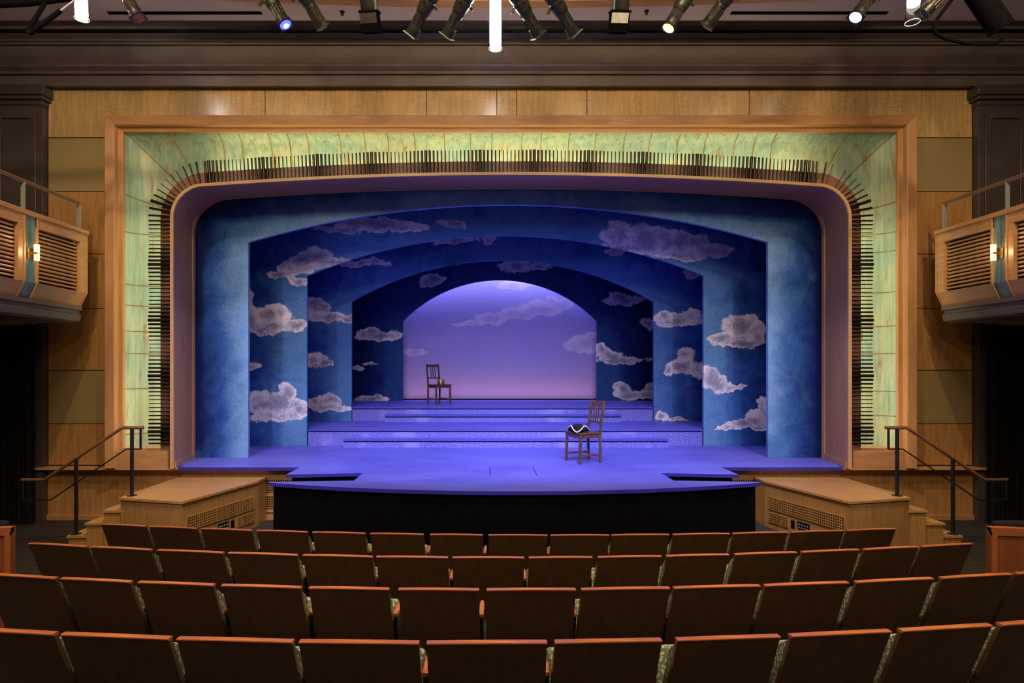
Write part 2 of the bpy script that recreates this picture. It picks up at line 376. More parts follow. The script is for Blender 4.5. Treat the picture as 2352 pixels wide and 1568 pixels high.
# stage house, black
for s, nm in ((-1, 'wall_stage_left'), (1, 'wall_stage_right')):
    m = MB(); m.box(s*6.5, s*6.6, 9.7, 16.7, 0, 6.5)
    tag(m.build(nm, M['black']), f'black {SIDE[s]} wall of the stage house', 'wall', kind='structure')
m = MB(); m.box(-6.6, 6.6, 16.6, 16.7, 0, 6.5); tag(m.build('wall_stage_back', M['black']), 'black rear wall of the stage house behind the sky cloth', 'wall', kind='structure')
m = MB(); m.box(-6.6, 6.6, 9.7, 16.7, 6.4, 6.5); tag(m.build('ceiling_stage', M['black']), 'black ceiling of the stage house', 'ceiling', kind='structure')

# front wall with timber and fabric panels
wall = thing('wall_front', 'timber panelled wall around the stage opening', 'wall', (0, YW, 0), kind='structure')
m = MB(); m.box(-7.1, -5.80, YW+.02, 9.25, .72, 6.6); m.box(5.80, 7.1, YW+.02, 9.25, .72, 6.6); m.box(-5.8, 5.8, YW+.02, 9.25, 5.85, 6.6)
m.build('wall_core', M['black'], wall)
seams_u = [240, 609, 980, 1141, 1187, 1348, 1721, 2096]
xs = [-5.86]+[PX(u, YW) for u in seams_u[1:-1]]+[5.86]
for a, b in zip(xs, xs[1:]):
    m = MB(); m.box(a+.005, b-.005, YW, YW+.03, 5.90, 6.40); m.build('wood_panel', M['wall_wood'], wall)
vv = [203, 316, 440, 583, 708, 850, 973, 1068]
for s in (-1, 1):
    for i, (v0, v1) in enumerate(zip(vv, vv[1:])):
        z1 = 6.40 if i == 0 else PZ(v0, YW)
        m = MB(); a, b = sorted((s*6.85, s*5.86)); m.box(a, b, YW, YW+.03, PZ(v1, YW)+.006, z1-.006)
        fab = i in (1, 5)
        m.build('fabric_panel' if fab else 'wood_panel', M['fabric_panel'] if fab else (M['wall_wood'] if i == 0 else M['side_wood']), wall)
m = MB(); m.box(-7.07, 7.07, YW, YW+.1, 0, .753); m.build('base_panel', M['side_wood'], wall)
m = MB(); m.box(-7.10, 7.10, YW-.03, YW, 0, .075); m.build('plinth', M['side_wood'], wall, bevel=.004)
def lattice(m, o, uv, vv_, W, H, cell=.033, bar=.011, dep=.014):
    o, uv, vv_ = Vector(o), Vector(uv).normalized(), Vector(vv_).normalized(); nn = uv.cross(vv_)
    def bx(a0, a1, b0, b1):
        q = [o+uv*a+vv_*b for a, b in ((a0,b0),(a1,b0),(a1,b1),(a0,b1))]
        m.hexa([p-nn*dep for p in q]+[p for p in q])
    n = max(1, round(W/cell)); k = max(1, round(H/cell))
    for i in range(n+1): c = W*i/n; bx(c-bar/2, c+bar/2, 0, H)
    for j in range(k+1): c = H*j/k; bx(0, W, c-bar/2, c+bar/2)
for s in (-1, 1):
    for v0, v1 in ((1101,1128),(1138,1165),(1175,1202)):
        z0, z1 = PZ(v1, YW), PZ(v0, YW); xa = min(s*3.68, s*2.95)
        m = MB(); m.box(xa, xa+.73, YW-.006, YW+.02, z0, z1); g = m.build('grille_recess', M['black'], wall)
        m = MB(); lattice(m, (xa, YW-.012, z0), (1,0,0), (0,0,1), .73, z1-z0); m.build('grille', M['side_wood'], wall)
for s in (-1, 1):
    m = MB(); a, b = sorted((s*7.12, s*4.86)); m.box(a, b, YF-.02, YW+.02, .765, .80)
    m.build('ledge', M['frame_wood_h'], wall, bevel=.004)
# cornice
def cz_(v, y): return CZ+(VV-v)*y/F
prof = [(8.95, cz_(192, 8.72)), (8.72, cz_(197, 8.72)), (8.72, cz_(172, 8.72)), (8.67, cz_(169, 8.67)), (8.67, cz_(163, 8.67)), (8.64, cz_(158, 8.64)), (8.61, cz_(152, 8.61)), (8.61, cz_(146, 8.61)),
        (8.70, cz_(144, 8.70)), (8.70, cz_(104, 8.70)), (8.66, cz_(102, 8.66)), (8.66, cz_(97, 8.66)), (8.63, cz_(94, 8.63)), (8.63, cz_(89, 8.63)), (8.57, cz_(80, 8.57)), (8.55, cz_(76, 8.55)),
        (8.80, cz_(75, 8.80)), (8.80, cz_(68, 8.80)), (8.44, cz_(66, 8.44)), (8.44, cz_(60, 8.44)), (8.41, cz_(56, 8.41)), (8.37, cz_(50, 8.37)), (8.35, cz_(45, 8.35)), (8.26, cz_(40, 8.26)), (8.24, 7.10), (8.95, 7.10)]
m = MB(); m.loft([[(x, y, z) for y, z in prof] for x in (-7.75, 7.75)], True)
tag(m.build('trim_1', M['dark_paint'], angle=20), 'dark brown moulded cornice above the stage', 'cornice', kind='structure')
for s, nm in ((-1, 'trim_2'), (1, 'trim_3')):
    pl = thing(nm, f'dark brown panelled pilaster at the {SIDE[s]} of the stage wall', 'pilaster', (s*7.2, 8.8, 0), kind='structure')
    def sb(m, x0, x1, y0, y1, z0, z1):
        a, b = sorted((s*x0, s*x1)); m.box(a, b, y0, y1, z0, z1)
    m = MB(); sb(m, 6.86, 7.68, 8.74, 9.2, 0, 6.1); m.build('shaft', M['pilaster_shade'], pl, bevel=.006)
    m = MB(); sb(m, 6.94, 7.03, 8.715, 8.74, 3.0, 5.98); sb(m, 7.45, 7.54, 8.715, 8.74, 3.0, 5.98); sb(m, 7.03, 7.45, 8.715, 8.74, 5.90, 5.98)
    m.build('panel_moulding', M['pilaster_shade'], pl, bevel=.008)
    m = MB(); sb(m, 6.84, 7.68, 8.72, 9.2, 6.10, 6.17); sb(m, 6.80, 7.68, 8.67, 9.2, 6.17, 6.22); sb(m, 6.775, 7.68, 8.64, 9.2, 6.22, 6.36); m.build('capital', M['pilaster_shade'], pl, bevel=.012)
    # black drape beneath the balcony
    m = MB(); rw = []
    for k in range(61):
        x = 6.90+.75*k/60; y = 8.60+.035*math.sin(k*1.15)+.012*math.sin(k*2.7)
        rw.append([(s*x, y, .02), (s*x, y, 1.5), (s*x, y+.01, 2.85)])
    m.loft(rw); m.loft([[(a, b+.02, c) for a, b, c in r] for r in rw])
    o = m.build('stage_curtain', M['curtain'], loc=(s*7.2, 8.6, 0), normals=False)
    tag(o, f'black velour drape hanging under the {SIDE[s]} balcony', 'curtain')
    m = MB(); sb(m, 7.50, 7.56, 8.45, 8.52, 0, 2.3)
    tag(m.build({-1:'trim_4',1:'trim_5'}[s], M['fabric_panel']), f'narrow jamb at the far {SIDE[s]} beneath the balcony', 'jamb', kind='structure')

# ------------------------------------------------------------------ proscenium surround
A, R0, ZT, RA = 4.87, .45, 5.032, 59.8
cx0, cz0 = A-R0, 4.42
def ztop(x): return ZT-x*x/(2*RA)
OX, OZ = 5.683, 5.713                        # inner rim of the outer frame
def station(kind, p):
    """front edge point E, outward normal n, rim point O in the x-z plane"""
    if kind in 'LR':
        s = -1 if kind == 'L' else 1
        return Vector((s*A, p)), Vector((s, 0)), Vector((s*OX, p))
    if kind in 'CD':
        s = -1 if kind == 'C' else 1
        n = Vector((s*math.cos(p), math.sin(p))); c = Vector((s*cx0, cz0))
        tt = min((OX-cx0)/max(1e-6, abs(n.x)), (OZ-cz0)/max(1e-6, n.y)); return c+n*R0, n, c+n*tt
    n = Vector((p/RA, 1)).normalized(); return Vector((p, ztop(p))), n, Vector((p, OZ))
TH = math.acos(cx0/RA)
def ring(z0=.8, nl=24, nc=16, nt=60):
    st = [('L', z0+(cz0-z0)*i/nl) for i in range(nl)]
    ca_ = math.atan((OZ-cz0)/(OX-cx0)); aa = sorted([TH*i/nc for i in range(nc)]+[ca_])
    st += [('C', a) for a in aa]
    st += [('T', -cx0+2*cx0*i/nt) for i in range(nt+1)]
    st += [('D', a) for a in aa[::-1]]
    st += [('R', cz0-(cz0-z0)*i/nl) for i in range(1, nl+1)]
    return [station(*q) for q in st]
def ringpt(q, off, y): E, n, O = q; p = E+n*off; return (p.x, y, p.y)
RG = ring()
pros = thing('proscenium_surround', 'timber and green copper proscenium surround framing the stage opening', 'proscenium', (0, 8.7, .8), kind='structure')
m = MB(); m.loft([[ringpt(q, o, y) for o, y in ((0, 8.62), (.004, 8.60), (.046, 8.60), (.05, 8.61), (.05, 8.70))] for q in RG], False)
m.build('edge_band', M['edge_wood'], pros, normals=False)
m = MB(); m.loft([[ringpt(q, o, y) for o, y in ((.05, 8.675), (.232, 8.69), (.232, 8.745), (.05, 8.745))] for q in RG], True)
m.build('pipe_backing', M['strip_wood'], pros)
# splayed reveal to the rear of the opening
def rear(q):
    E, n, O = q; return Vector((E.x+n.x*.17, E.y+(n.y*.105 if n.y > 0 else 0)))
m = MB(); rw = []
for q in RG:
    E, n, O = q; r_ = rear(q); row = []
    for k in range(6):
        f = k/5; p = E.lerp(r_, f); row.append((p.x, 8.62+(9.50-8.62)*f, p.y))
    row.append((r_.x-n.x*.012, 9.505, r_.y-n.y*.012)); row.append((r_.x-n.x*.012, 9.58, r_.y-n.y*.012)); row.append((r_.x+n.x*.3, 9.58, r_.y+n.y*.3)); rw.append(row)
m.loft(rw); m.build('reveal', M['reveal_wood'], pros, normals=False)
for s in (-1, 1):
    m = MB(); pts = [Vector((s*(A+.17*f)-s*.012, 8.66+.84*f, 0)) for f in (0, 1)]
    m.hexa([(pts[0].x, pts[0].y, .8), (pts[0].x+s*.02, pts[0].y, .8), (pts[1].x+s*.02, pts[1].y, .8), (pts[1].x, pts[1].y, .8),
            (pts[0].x, pts[0].y, .89), (pts[0].x+s*.02, pts[0].y, .89), (pts[1].x+s*.02, pts[1].y, .89), (pts[1].x, pts[1].y, .89)]); m.build('reveal_skirting', M['reveal_wood'], pros)
ZB = 1.085
def cop(q, f, lift=0.0):
    E, n, O = q; a = E+n*.10; p = a.lerp(O, f)
    return (p.x, 8.80+.27*math.sqrt(max(0, 1-f*f))-lift, p.y)
RC = ring(ZB-.02)
m = MB(); m.loft([[cop(q, k/12) for k in range(13)] for q in RC]); m.build('copper_cove', M['copper'], pros, normals=False, angle=60)
m = MB()
seams = [('T', PX(u, 8.75)) for u in (500,544,612,656,700,775,833,887,950,1019,1080,1130,1200,1245,1310,1372,1440,1500,1566,1630,1700,1745,1788)]
seams += [('L', PZ(v, 8.75)) for v in (530,651,699,759,811,893,998)]+[('R', PZ(v, 8.75)) for v in (530,573,668,747,811,899,956)]
seams += [('C', a) for a in (.30, .80, 1.12)]+[('D', a) for a in (.22, .80, 1.15)]
for q in seams:
    st = station(*q); pts = [cop(st, k/12, .004) for k in range(13)]; m.tube(pts, .007, 6)
m.build('copper_seam', M['copper_seam'], pros)
# outer frame: mitred moulding
def fr(off, y, sx, bot=.80): return None
prof = [(-.195, 8.86), (-.195, 8.63), (-.185, 8.62), (-.075, 8.645), (-.066, 8.652), (-.062, 8.735), (-.006, 8.745), (0, 8.75), (0, 8.84)]
bk = [(-OX, .80), (-OX, OZ), (OX, OZ), (OX, .80)]
def corner(i, off):
    x, z = bk[i]; o = -off
    return (x+(-o if x < 0 else o), z+(o if z > 2 else 0))
segs = [(0, 1, 'frame_wood'), (1, 2, 'frame_wood_h'), (2, 3, 'frame_wood')]
for a, b, mt in segs:
    m = MB(); rw = []
    for i in (a, b): rw.append([(corner(i, o)[0], y, corner(i, o)[1]) for o, y in prof])
    m.loft(rw); m.build('frame_stile' if mt == 'frame_wood' else 'frame_head', M[mt], pros, angle=15, normals=False)
for s in (-1, 1):
    a, b = sorted((s*5.82, s*4.94)); m = MB(); m.box(a, b, 8.68, 8.86, .80, 1.045); m.build('sill_board', M['frame_wood_h'], pros, bevel=.004)
    a, b = sorted((s*5.70, s*5.0)); m = MB(); m.box(a, b, 8.70, 9.1, 1.045, ZB); m.build('sill_cap', M['frame_wood_h'], pros, bevel=.004)

# pipes: every one its own object
prad = [.0235, .0175, .0145, .0125, .0105, .0085, .0068, .0058]
def size_word(r): return 'thick' if r > .016 else ('medium' if r > .009 else 'slim')
pmesh = {}
def pipe(q, r, label):
    E, n, O = q; key = round(r, 4)
    if key not in pmesh:
        mm = MB(); mm.lathe([(r*.82, .002), (r, 0), (r, .325), (r*.8, .326), (r*.78, .30)], n=12 if r > .01 else 8)
        ob = mm.build('organ_pipe', M['pipe_metal']); pmesh[key] = ob.data; o = ob
    else:
        o = bpy.data.objects.new('organ_pipe', pmesh[key]); COL.objects.link(o)
    p = E+n*.056; o.location = (p.x, 8.668-r, p.y)
    o.rotation_euler = (0, math.atan2(n.x, n.y), 0)
    tag(o, label, 'pipe', 'dark pipes around the stage opening')
pit = 124.3/14*8.62/F; xc0 = PX(1165.2, 8.62)-62.15*8.62/F
tops = []
for i in range(-80, 90):
    x = xc0+i*pit
    if abs(x) < 4.60: tops.append((x, abs((i+7) % 14-7)))
for k, (x, j) in enumerate(tops):
    if abs(x) < cx0: q = station('T', x)
    else: q = station('D' if x > 0 else 'C', TH-(abs(x)-cx0)/R0)
    pipe(q, prad[j], f'{size_word(prad[j])} dark metal pipe, {ordn(k+1)} from the left above the stage opening')
for s in (-1, 1):
    zc_ = PZ(478, 8.62); pz = 128.3/14*8.62/F; n = 0
    for i in range(0, 60):
        z = zc_-i*pz; j = abs((i+7) % 14-7)
        if z < cz0: q = station('L' if s < 0 else 'R', z)
        else: q = station('C' if s < 0 else 'D', (z-cz0)/R0)
        n += 1; pipe(q, prad[j], f'{size_word(prad[j])} dark metal pipe, {ordn(n)} from the top on the {SIDE[s]} of the stage opening')
    a0 = max(0, (zc_-cz0)/R0); a1 = TH-(4.60-cx0)/R0+.02
    for i in range(1, 7):
        a = a0+(a1-a0)*i/7; j = (3, 5, 6, 7, 7, 6)[i-1]
        pipe(station('C' if s < 0 else 'D', a), prad[j], f'{size_word(prad[j])} dark pipe fanned {WORD[i]} from the bottom at the upper {SIDE[s]} corner')

# ------------------------------------------------------------------ stage
def arcpts(n=28):
    x1, y1, y0 = 3.11, 7.54, 7.0; sag = y1-y0; Rr = (x1*x1+sag*sag)/(2*sag); cy = y0+Rr
    return [(x, cy-math.sqrt(Rr*Rr-x*x)) for x in np.linspace(-x1, x1, n)]
front = arcpts()
half_r = [(3.11, 7.59), (2.06, 7.68), (2.06, 8.24), (3.08, 8.12), (3.08, 8.75), (4.95, 8.72), (4.95, 8.66), (4.96, 8.68)]
half_r = [(3.11, 7.59), (2.06, 7.68), (2.06, 8.24), (3.08, 8.12), (3.08, 8.72), (4.95, 8.72), (5.3, 9.6), (6.45, 9.7), (6.45, 16.5)]
poly = front + half_r + [(-x, y) for x, y in half_r[::-1]]
stage = thing('stage_deck', 'blue painted stage floor with curved apron over a black skirt', 'stage', (0, 8.7, 0))
m = MB(); m.prism(poly, .755, .80)
dk = m.build('deck', [M['stage_blue'], M['stage_edge']], stage, smooth=False)
for p_ in dk.data.polygons: p_.material_index = 0 if p_.normal.z > .5 else 1
sk = [(x*.985, y+.05) for x, y in front] + [(3.05, 7.55), (2.0, 7.64), (2.0, 8.30), (3.02, 8.18), (3.02, 8.84)] + [(-3.02, 8.84), (-3.02, 8.18), (-2.0, 8.30), (-2.0, 7.64), (-3.05, 7.55)]
m = MB(); m.prism(sk, 0, .755); m.build('skirt', M['black'], stage, smooth=False)
m = MB(); x0, x1, y0, y1 = PX(1125, 8.5), PX(1227, 8.5), 8.06, 8.72
for a, b in (((x0,y0),(x0,y1)), ((x0,y1),(x1,y1)), ((x1,y1),(x1,y0))): m.bar((*a, .8005), (*b, .8005), .008, .002)
m.build('trapdoor_outline', M['black'], stage)
def platform(name, label, pl, z0, z1, over):
    o = thing(name, label, 'platform', (0, pl[0][1], z0))
    m = MB(); m.prism(pl, z0+.001, z1-.056); m.build('riser', M['riser_blue'], o, smooth=False)
    c = [(x+(0 if abs(x) > 5 else (over if x > 0 else -over)), y-over if i < 2 else y) for i, (x, y) in enumerate(pl)]
    cc = [(x*1.0, y) for x, y in pl]
    top = [(pl[0][0], pl[0][1]-over), (pl[1][0], pl[1][1]-over)]+pl[2:]
    m = MB(); m.prism(top, z1-.036, z1); tr = m.build('tread', [M['stage_blue'], M['nosing_blue']], o, smooth=False)
    for p_ in tr.data.polygons: p_.material_index = 0 if p_.normal.z > .5 else 1
    m = MB(); m.prism([(x*(1 if abs(x) > 5 else .997), yy+(.012 if i < 2 else 0)) for i, (x, yy) in enumerate(pl)], z1-.0565, z1-.0355); m.build('shade_strip', M['black'], o, smooth=False)  # solid black strip drawn as the shade under the nosing
    return o
platform('stage_step', 'low blue step on the stage in front of the lower platform', [(-2.98,10.95),(2.98,10.95),(2.98,11.23),(-2.98,11.23)], .80, .955, .015)
platform('stage_platform', 'lower blue platform spanning the second painted portal', [(-3.71,11.24),(3.71,11.24),(3.71,11.36),(6.4,11.36),(6.4,16.5),(-6.4,16.5),(-6.4,11.36),(-3.71,11.36)], .80, 1.11, .015)
platform('stage_step', 'low blue step in front of the rear platform', [(-2.53,12.76),(2.53,12.76),(2.53,13.02),(-2.53,13.02)], 1.11, 1.265, .015)
platform('stage_platform', 'rear blue platform carrying the chair with the crown', [(-3.28,13.03),(3.28,13.03),(3.28,13.16),(6.4,13.16),(6.4,16.5),(-6.4,16.5),(-6.4,13.16),(-3.28,13.16)], 1.11, 1.42, .015)

C2 = [(645,633,30,9),(668,617,26,18),(700,602,34,22),(733,592,36,22),(768,600,28,10),(688,645,22,10),
      (576,692,13,26),(582,730,22,26),(630,725,40,24),(628,746,58,14),(682,745,26,13),(600,756,28,7), (575,839,24,9),
      (595,922,27,24),(655,903,22,22),(640,925,36,28),(672,936,33,22),(692,945,18,12),(632,956,56,12),
      (870,515,95,15),(930,521,60,11),(775,524,60,6),(1037,514,28,10),
      (1420,540,36,28),(1480,548,55,32),(1555,556,66,26),(1440,572,52,14),(1560,588,60,10),(1640,572,48,14),
      (1700,748,42,24),(1738,766,24,24),(1662,780,38,12),(1700,788,58,10),
      (1628,866,16,26),(1645,882,32,15),(1683,889,36,7),(1756,944,10,26),(1735,964,28,18),(1705,975,34,11),(1672,983,28,5),(1740,981,24,6)]
C3 = [(728,712,26,22),(750,730,44,12),(790,731,20,8),(715,700,12,14),(718,825,24,17),(744,833,14,6),(757,935,48,8),(757,922,24,12),(730,926,16,8),
      (835,605,58,9),(1045,553,50,7),(1125,553,20,8),(1412,578,22,8),(1590,628,16,8),(1560,736,56,14),(1533,726,20,14),(1590,722,20,15),
      (1576,814,19,16),(1566,842,28,17),(1602,850,24,17),(1540,850,12,12),(1518,954,20,10),(1552,963,28,5)]
C4 = [(870,771,48,11),(848,762,26,9),(903,768,20,9),(852,834,20,3),(825,846,15,4),(855,916,38,7),(998,640,28,9),(982,650,18,12),(1182,612,34,13),(1240,612,26,6),
      (1435,689,44,10),(1420,682,18,8),(1490,745,14,11),(1398,815,28,12),(1420,828,48,8),(1384,802,16,13),(1490,822,12,3),(1430,890,18,10),(1442,905,30,13),(1482,906,24,11),(1496,890,12,11)]
C5 = [(1180,655,38,8),(1078,743,42,5),(1130,731,38,12),(1182,722,48,13),(1240,709,48,17),(1287,698,32,12),(1266,690,14,11),(1338,790,42,20),(1368,780,28,18),(950,808,28,7)]
PORT = [
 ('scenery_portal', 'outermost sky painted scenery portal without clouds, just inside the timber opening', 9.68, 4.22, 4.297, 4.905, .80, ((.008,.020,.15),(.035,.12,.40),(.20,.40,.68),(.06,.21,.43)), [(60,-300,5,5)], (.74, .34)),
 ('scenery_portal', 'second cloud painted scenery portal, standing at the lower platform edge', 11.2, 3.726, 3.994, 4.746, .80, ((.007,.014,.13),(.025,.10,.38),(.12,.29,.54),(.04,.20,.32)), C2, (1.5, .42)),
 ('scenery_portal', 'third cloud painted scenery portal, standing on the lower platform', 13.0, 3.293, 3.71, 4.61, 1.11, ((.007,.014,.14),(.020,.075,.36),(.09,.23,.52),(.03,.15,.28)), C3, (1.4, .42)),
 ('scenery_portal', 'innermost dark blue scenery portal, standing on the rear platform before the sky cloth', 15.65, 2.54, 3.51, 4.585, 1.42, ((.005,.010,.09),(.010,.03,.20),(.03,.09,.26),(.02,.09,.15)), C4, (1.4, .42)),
]
for i, (nm, lb, d, hw, zs, zc, zb, pal, cl, ed) in enumerate(PORT):
    zb += .002
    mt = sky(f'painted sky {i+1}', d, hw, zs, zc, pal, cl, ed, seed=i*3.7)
    rr = ((zc-zs)**2+hw**2)/(2*(zc-zs)); cz = zc-rr
    inner = [(hw, zb)]+[(x, cz+math.sqrt(rr*rr-x*x)) for x in np.linspace(hw, -hw, 49)]+[(-hw, zb)]
    m = MB(); W_, H_ = 6.3, 6.2; th = .07
    def outer(p):
        x, z = p
        if z <= zs+1e-6 and abs(abs(x)-hw) < 1e-6: return (math.copysign(W_, x), z)
        return (x*W_/hw, H_) 
    ins = [(hw, zb), (hw, zs)]+inner[2:-2]+[(-hw, zs), (-hw, zb)]
    out = [(W_, zb), (W_, H_)]+[(x*W_/hw, H_) for x, z in inner[2:-2]]+[(-W_, H_), (-W_, zb)]
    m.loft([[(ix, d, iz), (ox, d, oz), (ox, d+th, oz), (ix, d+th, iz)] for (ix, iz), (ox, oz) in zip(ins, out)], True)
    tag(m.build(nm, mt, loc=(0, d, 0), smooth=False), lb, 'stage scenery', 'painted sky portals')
mt = sky('painted backcloth', 16.1, 1, 1, 1, ((.52,.38,.56),(.33,.29,.70),(.42,.40,.84),(0,0,0)), C5, backdrop=True, cloud_col=((.50,.40,.66),(.82,.70,.86)))
m = MB(); m.box(-4.6, 4.6, 16.1, 16.13, 1.425, 5.9)
tag(m.build('sky_backcloth', mt, loc=(0, 16.1, 0)), 'lilac and pink sky cloth at the very back of the stage', 'backcloth')
m = MB(); m.box(-4.6, 4.6, 16.06, 16.10, 1.42, 1.45)
tag(m.build('backcloth_batten', M['black']), 'dark batten along the foot of the lilac sky cloth', 'batten')

# ------------------------------------------------------------------ chairs, crown and hat
def make_chair():
    t = thing('wooden_chair', 'x', 'chair')
    for sx in (-1, 1):
        m = MB(); m.bar((sx*.20, .19, 0), (sx*.20, .18, .44), .036, .036); m.build('front_leg', M['chair_wood'], t, True, .004)
        m = MB(); pts = [(sx*.165, -.20, 0), (sx*.170, -.185, .43), (sx*.168, -.205, .60), (sx*.165, -.265, .95)]
        m.loft([[(x+a, y+b, z) for a, b in ((-.015,-.018),(.015,-.018),(.015,.018),(-.015,.018))] for x, y, z in pts], True)
        m.face(m.b.verts[-4:] if False else [v for v in list(m.b.verts)[-4:]]); m.face([v for v in list(m.b.verts)[:4]]); m.build('rear_post', M['chair_wood'], t, True, .003)
        m = MB(); m.bar((sx*.19, .18, .125), (sx*.167, -.195, .125), .018, .032); m.build('stretcher', M['chair_wood'], t, True, .003)
    m = MB(); m.prism([(-.225,.215),(.225,.215),(.19,-.20),(-.19,-.20)], .445, .467); m.build('seat', M['chair_wood'], t, True, .006)
    m = MB(); m.bar((-.19,.19,.415),(.19,.19,.415),.022,.06); m.bar((-.16,-.185,.415),(.16,-.185,.415),.022,.06)
    for sx in (-1, 1): m.bar((sx*.195,.18,.415),(sx*.168,-.18,.415),.022,.06)
    m.build('apron', M['chair_wood'], t, True, .003)
    m = MB(); m.bar((-.16,-.258,.905),(.16,-.258,.905),.022,.065,(0,-.2,1)); m.build('top_rail', M['chair_wood'], t, True, .006)
    m = MB(); m.bar((-.16,-.208,.615),(.16,-.208,.615),.020,.030); m.build('lower_rail', M['chair_wood'], t, True, .004)
    for x in (-.06, 0, .06):
        m = MB(); m.bar((x,-.211,.62),(x,-.252,.885),.022,.012,(0,1,0)); m.build('slat', M['chair_wood'], t, True, .002)
    return t
def place(o, x, y, z, rz):
    o.location = (x, y, z); o.rotation_euler = (0, 0, rz)
ch = make_chair(); ch2 = dup(ch)
place(ch, 1.157, 9.26, .80, math.radians(113)); tag(ch, 'worn brown wooden chair with a black tricorn hat, at the front of the stage', 'chair', 'wooden chairs on the stage')
place(ch2, -1.48, 14.08, 1.42, math.radians(-140)); tag(ch2, 'worn brown wooden chair with a gold crown, on the rear platform', 'chair', 'wooden chairs on the stage')
hat = thing('tricorn_hat', 'black tricorn hat with white braid lying on the front chair', 'hat', (1.06, 9.20, .80+.468), math.radians(-104))
m = MB(); rows = []
def brim(f, ph):
    a = abs(math.sin(1.5*ph))**1.3; re_, ze = .185-.065*a, .012+.085*a
    r0 = .085; r = r0+(re_-r0)*f+.02*a*math.sin(PI*f); z = .012*(1-f)+ze*f**1.6; return Vector((r*math.cos(ph), r*math.sin(ph), z))
N = 72
for k in range(7): rows.append([brim(k/6, 2*PI*i/N) for i in range(N)])
m.loft(rows, True); m.loft([[v+Vector((v.x*.03, v.y*.03, -.004)) for v in r] for r in rows], True); m.build('brim', M['black_felt'], hat, True, normals=False, angle=60)
m = MB(); m.lathe([(.094, .005), (.094, .035), (.090, .075), (.075, .105), (.045, .122), (.01, .126)], n=32); m.build('hat_crown', M['black_felt'], hat, True, angle=60)
m = MB(); m.tube([brim(1, 2*PI*i/N)+Vector((0,0,.002)) for i in range(N)], .0085, 8, closed=True); m.build('braid', M['white_trim'], hat, True)
cr = thing('gold_crown', 'small gold crown resting on the seat of the rear chair', 'crown', (-1.42, 13.99, 1.42+.468), .3)
m = MB(); N = 64; rows = []
for zz in (0, .02, .035, 1):
    row = []
    for i in range(N):
        ph = 2*PI*i/N; h = zz if zz < 1 else .045+.075*abs(math.cos(ph*4))**3
        r = .082+.25*max(0, h-.02)*.45; row.append((r*math.cos(ph), r*math.sin(ph), h))
    rows.append(row)
inn = [[(x*.95, y*.95, z) for x, y, z in r] for r in rows[::-1]]
m.loft(rows+inn, True); m.build('circlet', M['gold'], cr, True, angle=50)
m = MB(); m.tube([(.085*math.cos(2*PI*i/40), .085*math.sin(2*PI*i/40), .012) for i in range(40)], .010, 8, closed=True); m.build('base_band', M['gold'], cr, True)
for i in range(8):
    a = PI*i/4; m = MB(); m.lathe([(.001,-.008),(.006,-.006),(.0085,0),(.006,.006),(.001,.008)], (.095*math.cos(a), .095*math.sin(a), .122), 10); m.build('bead', M['gold'], cr, True)

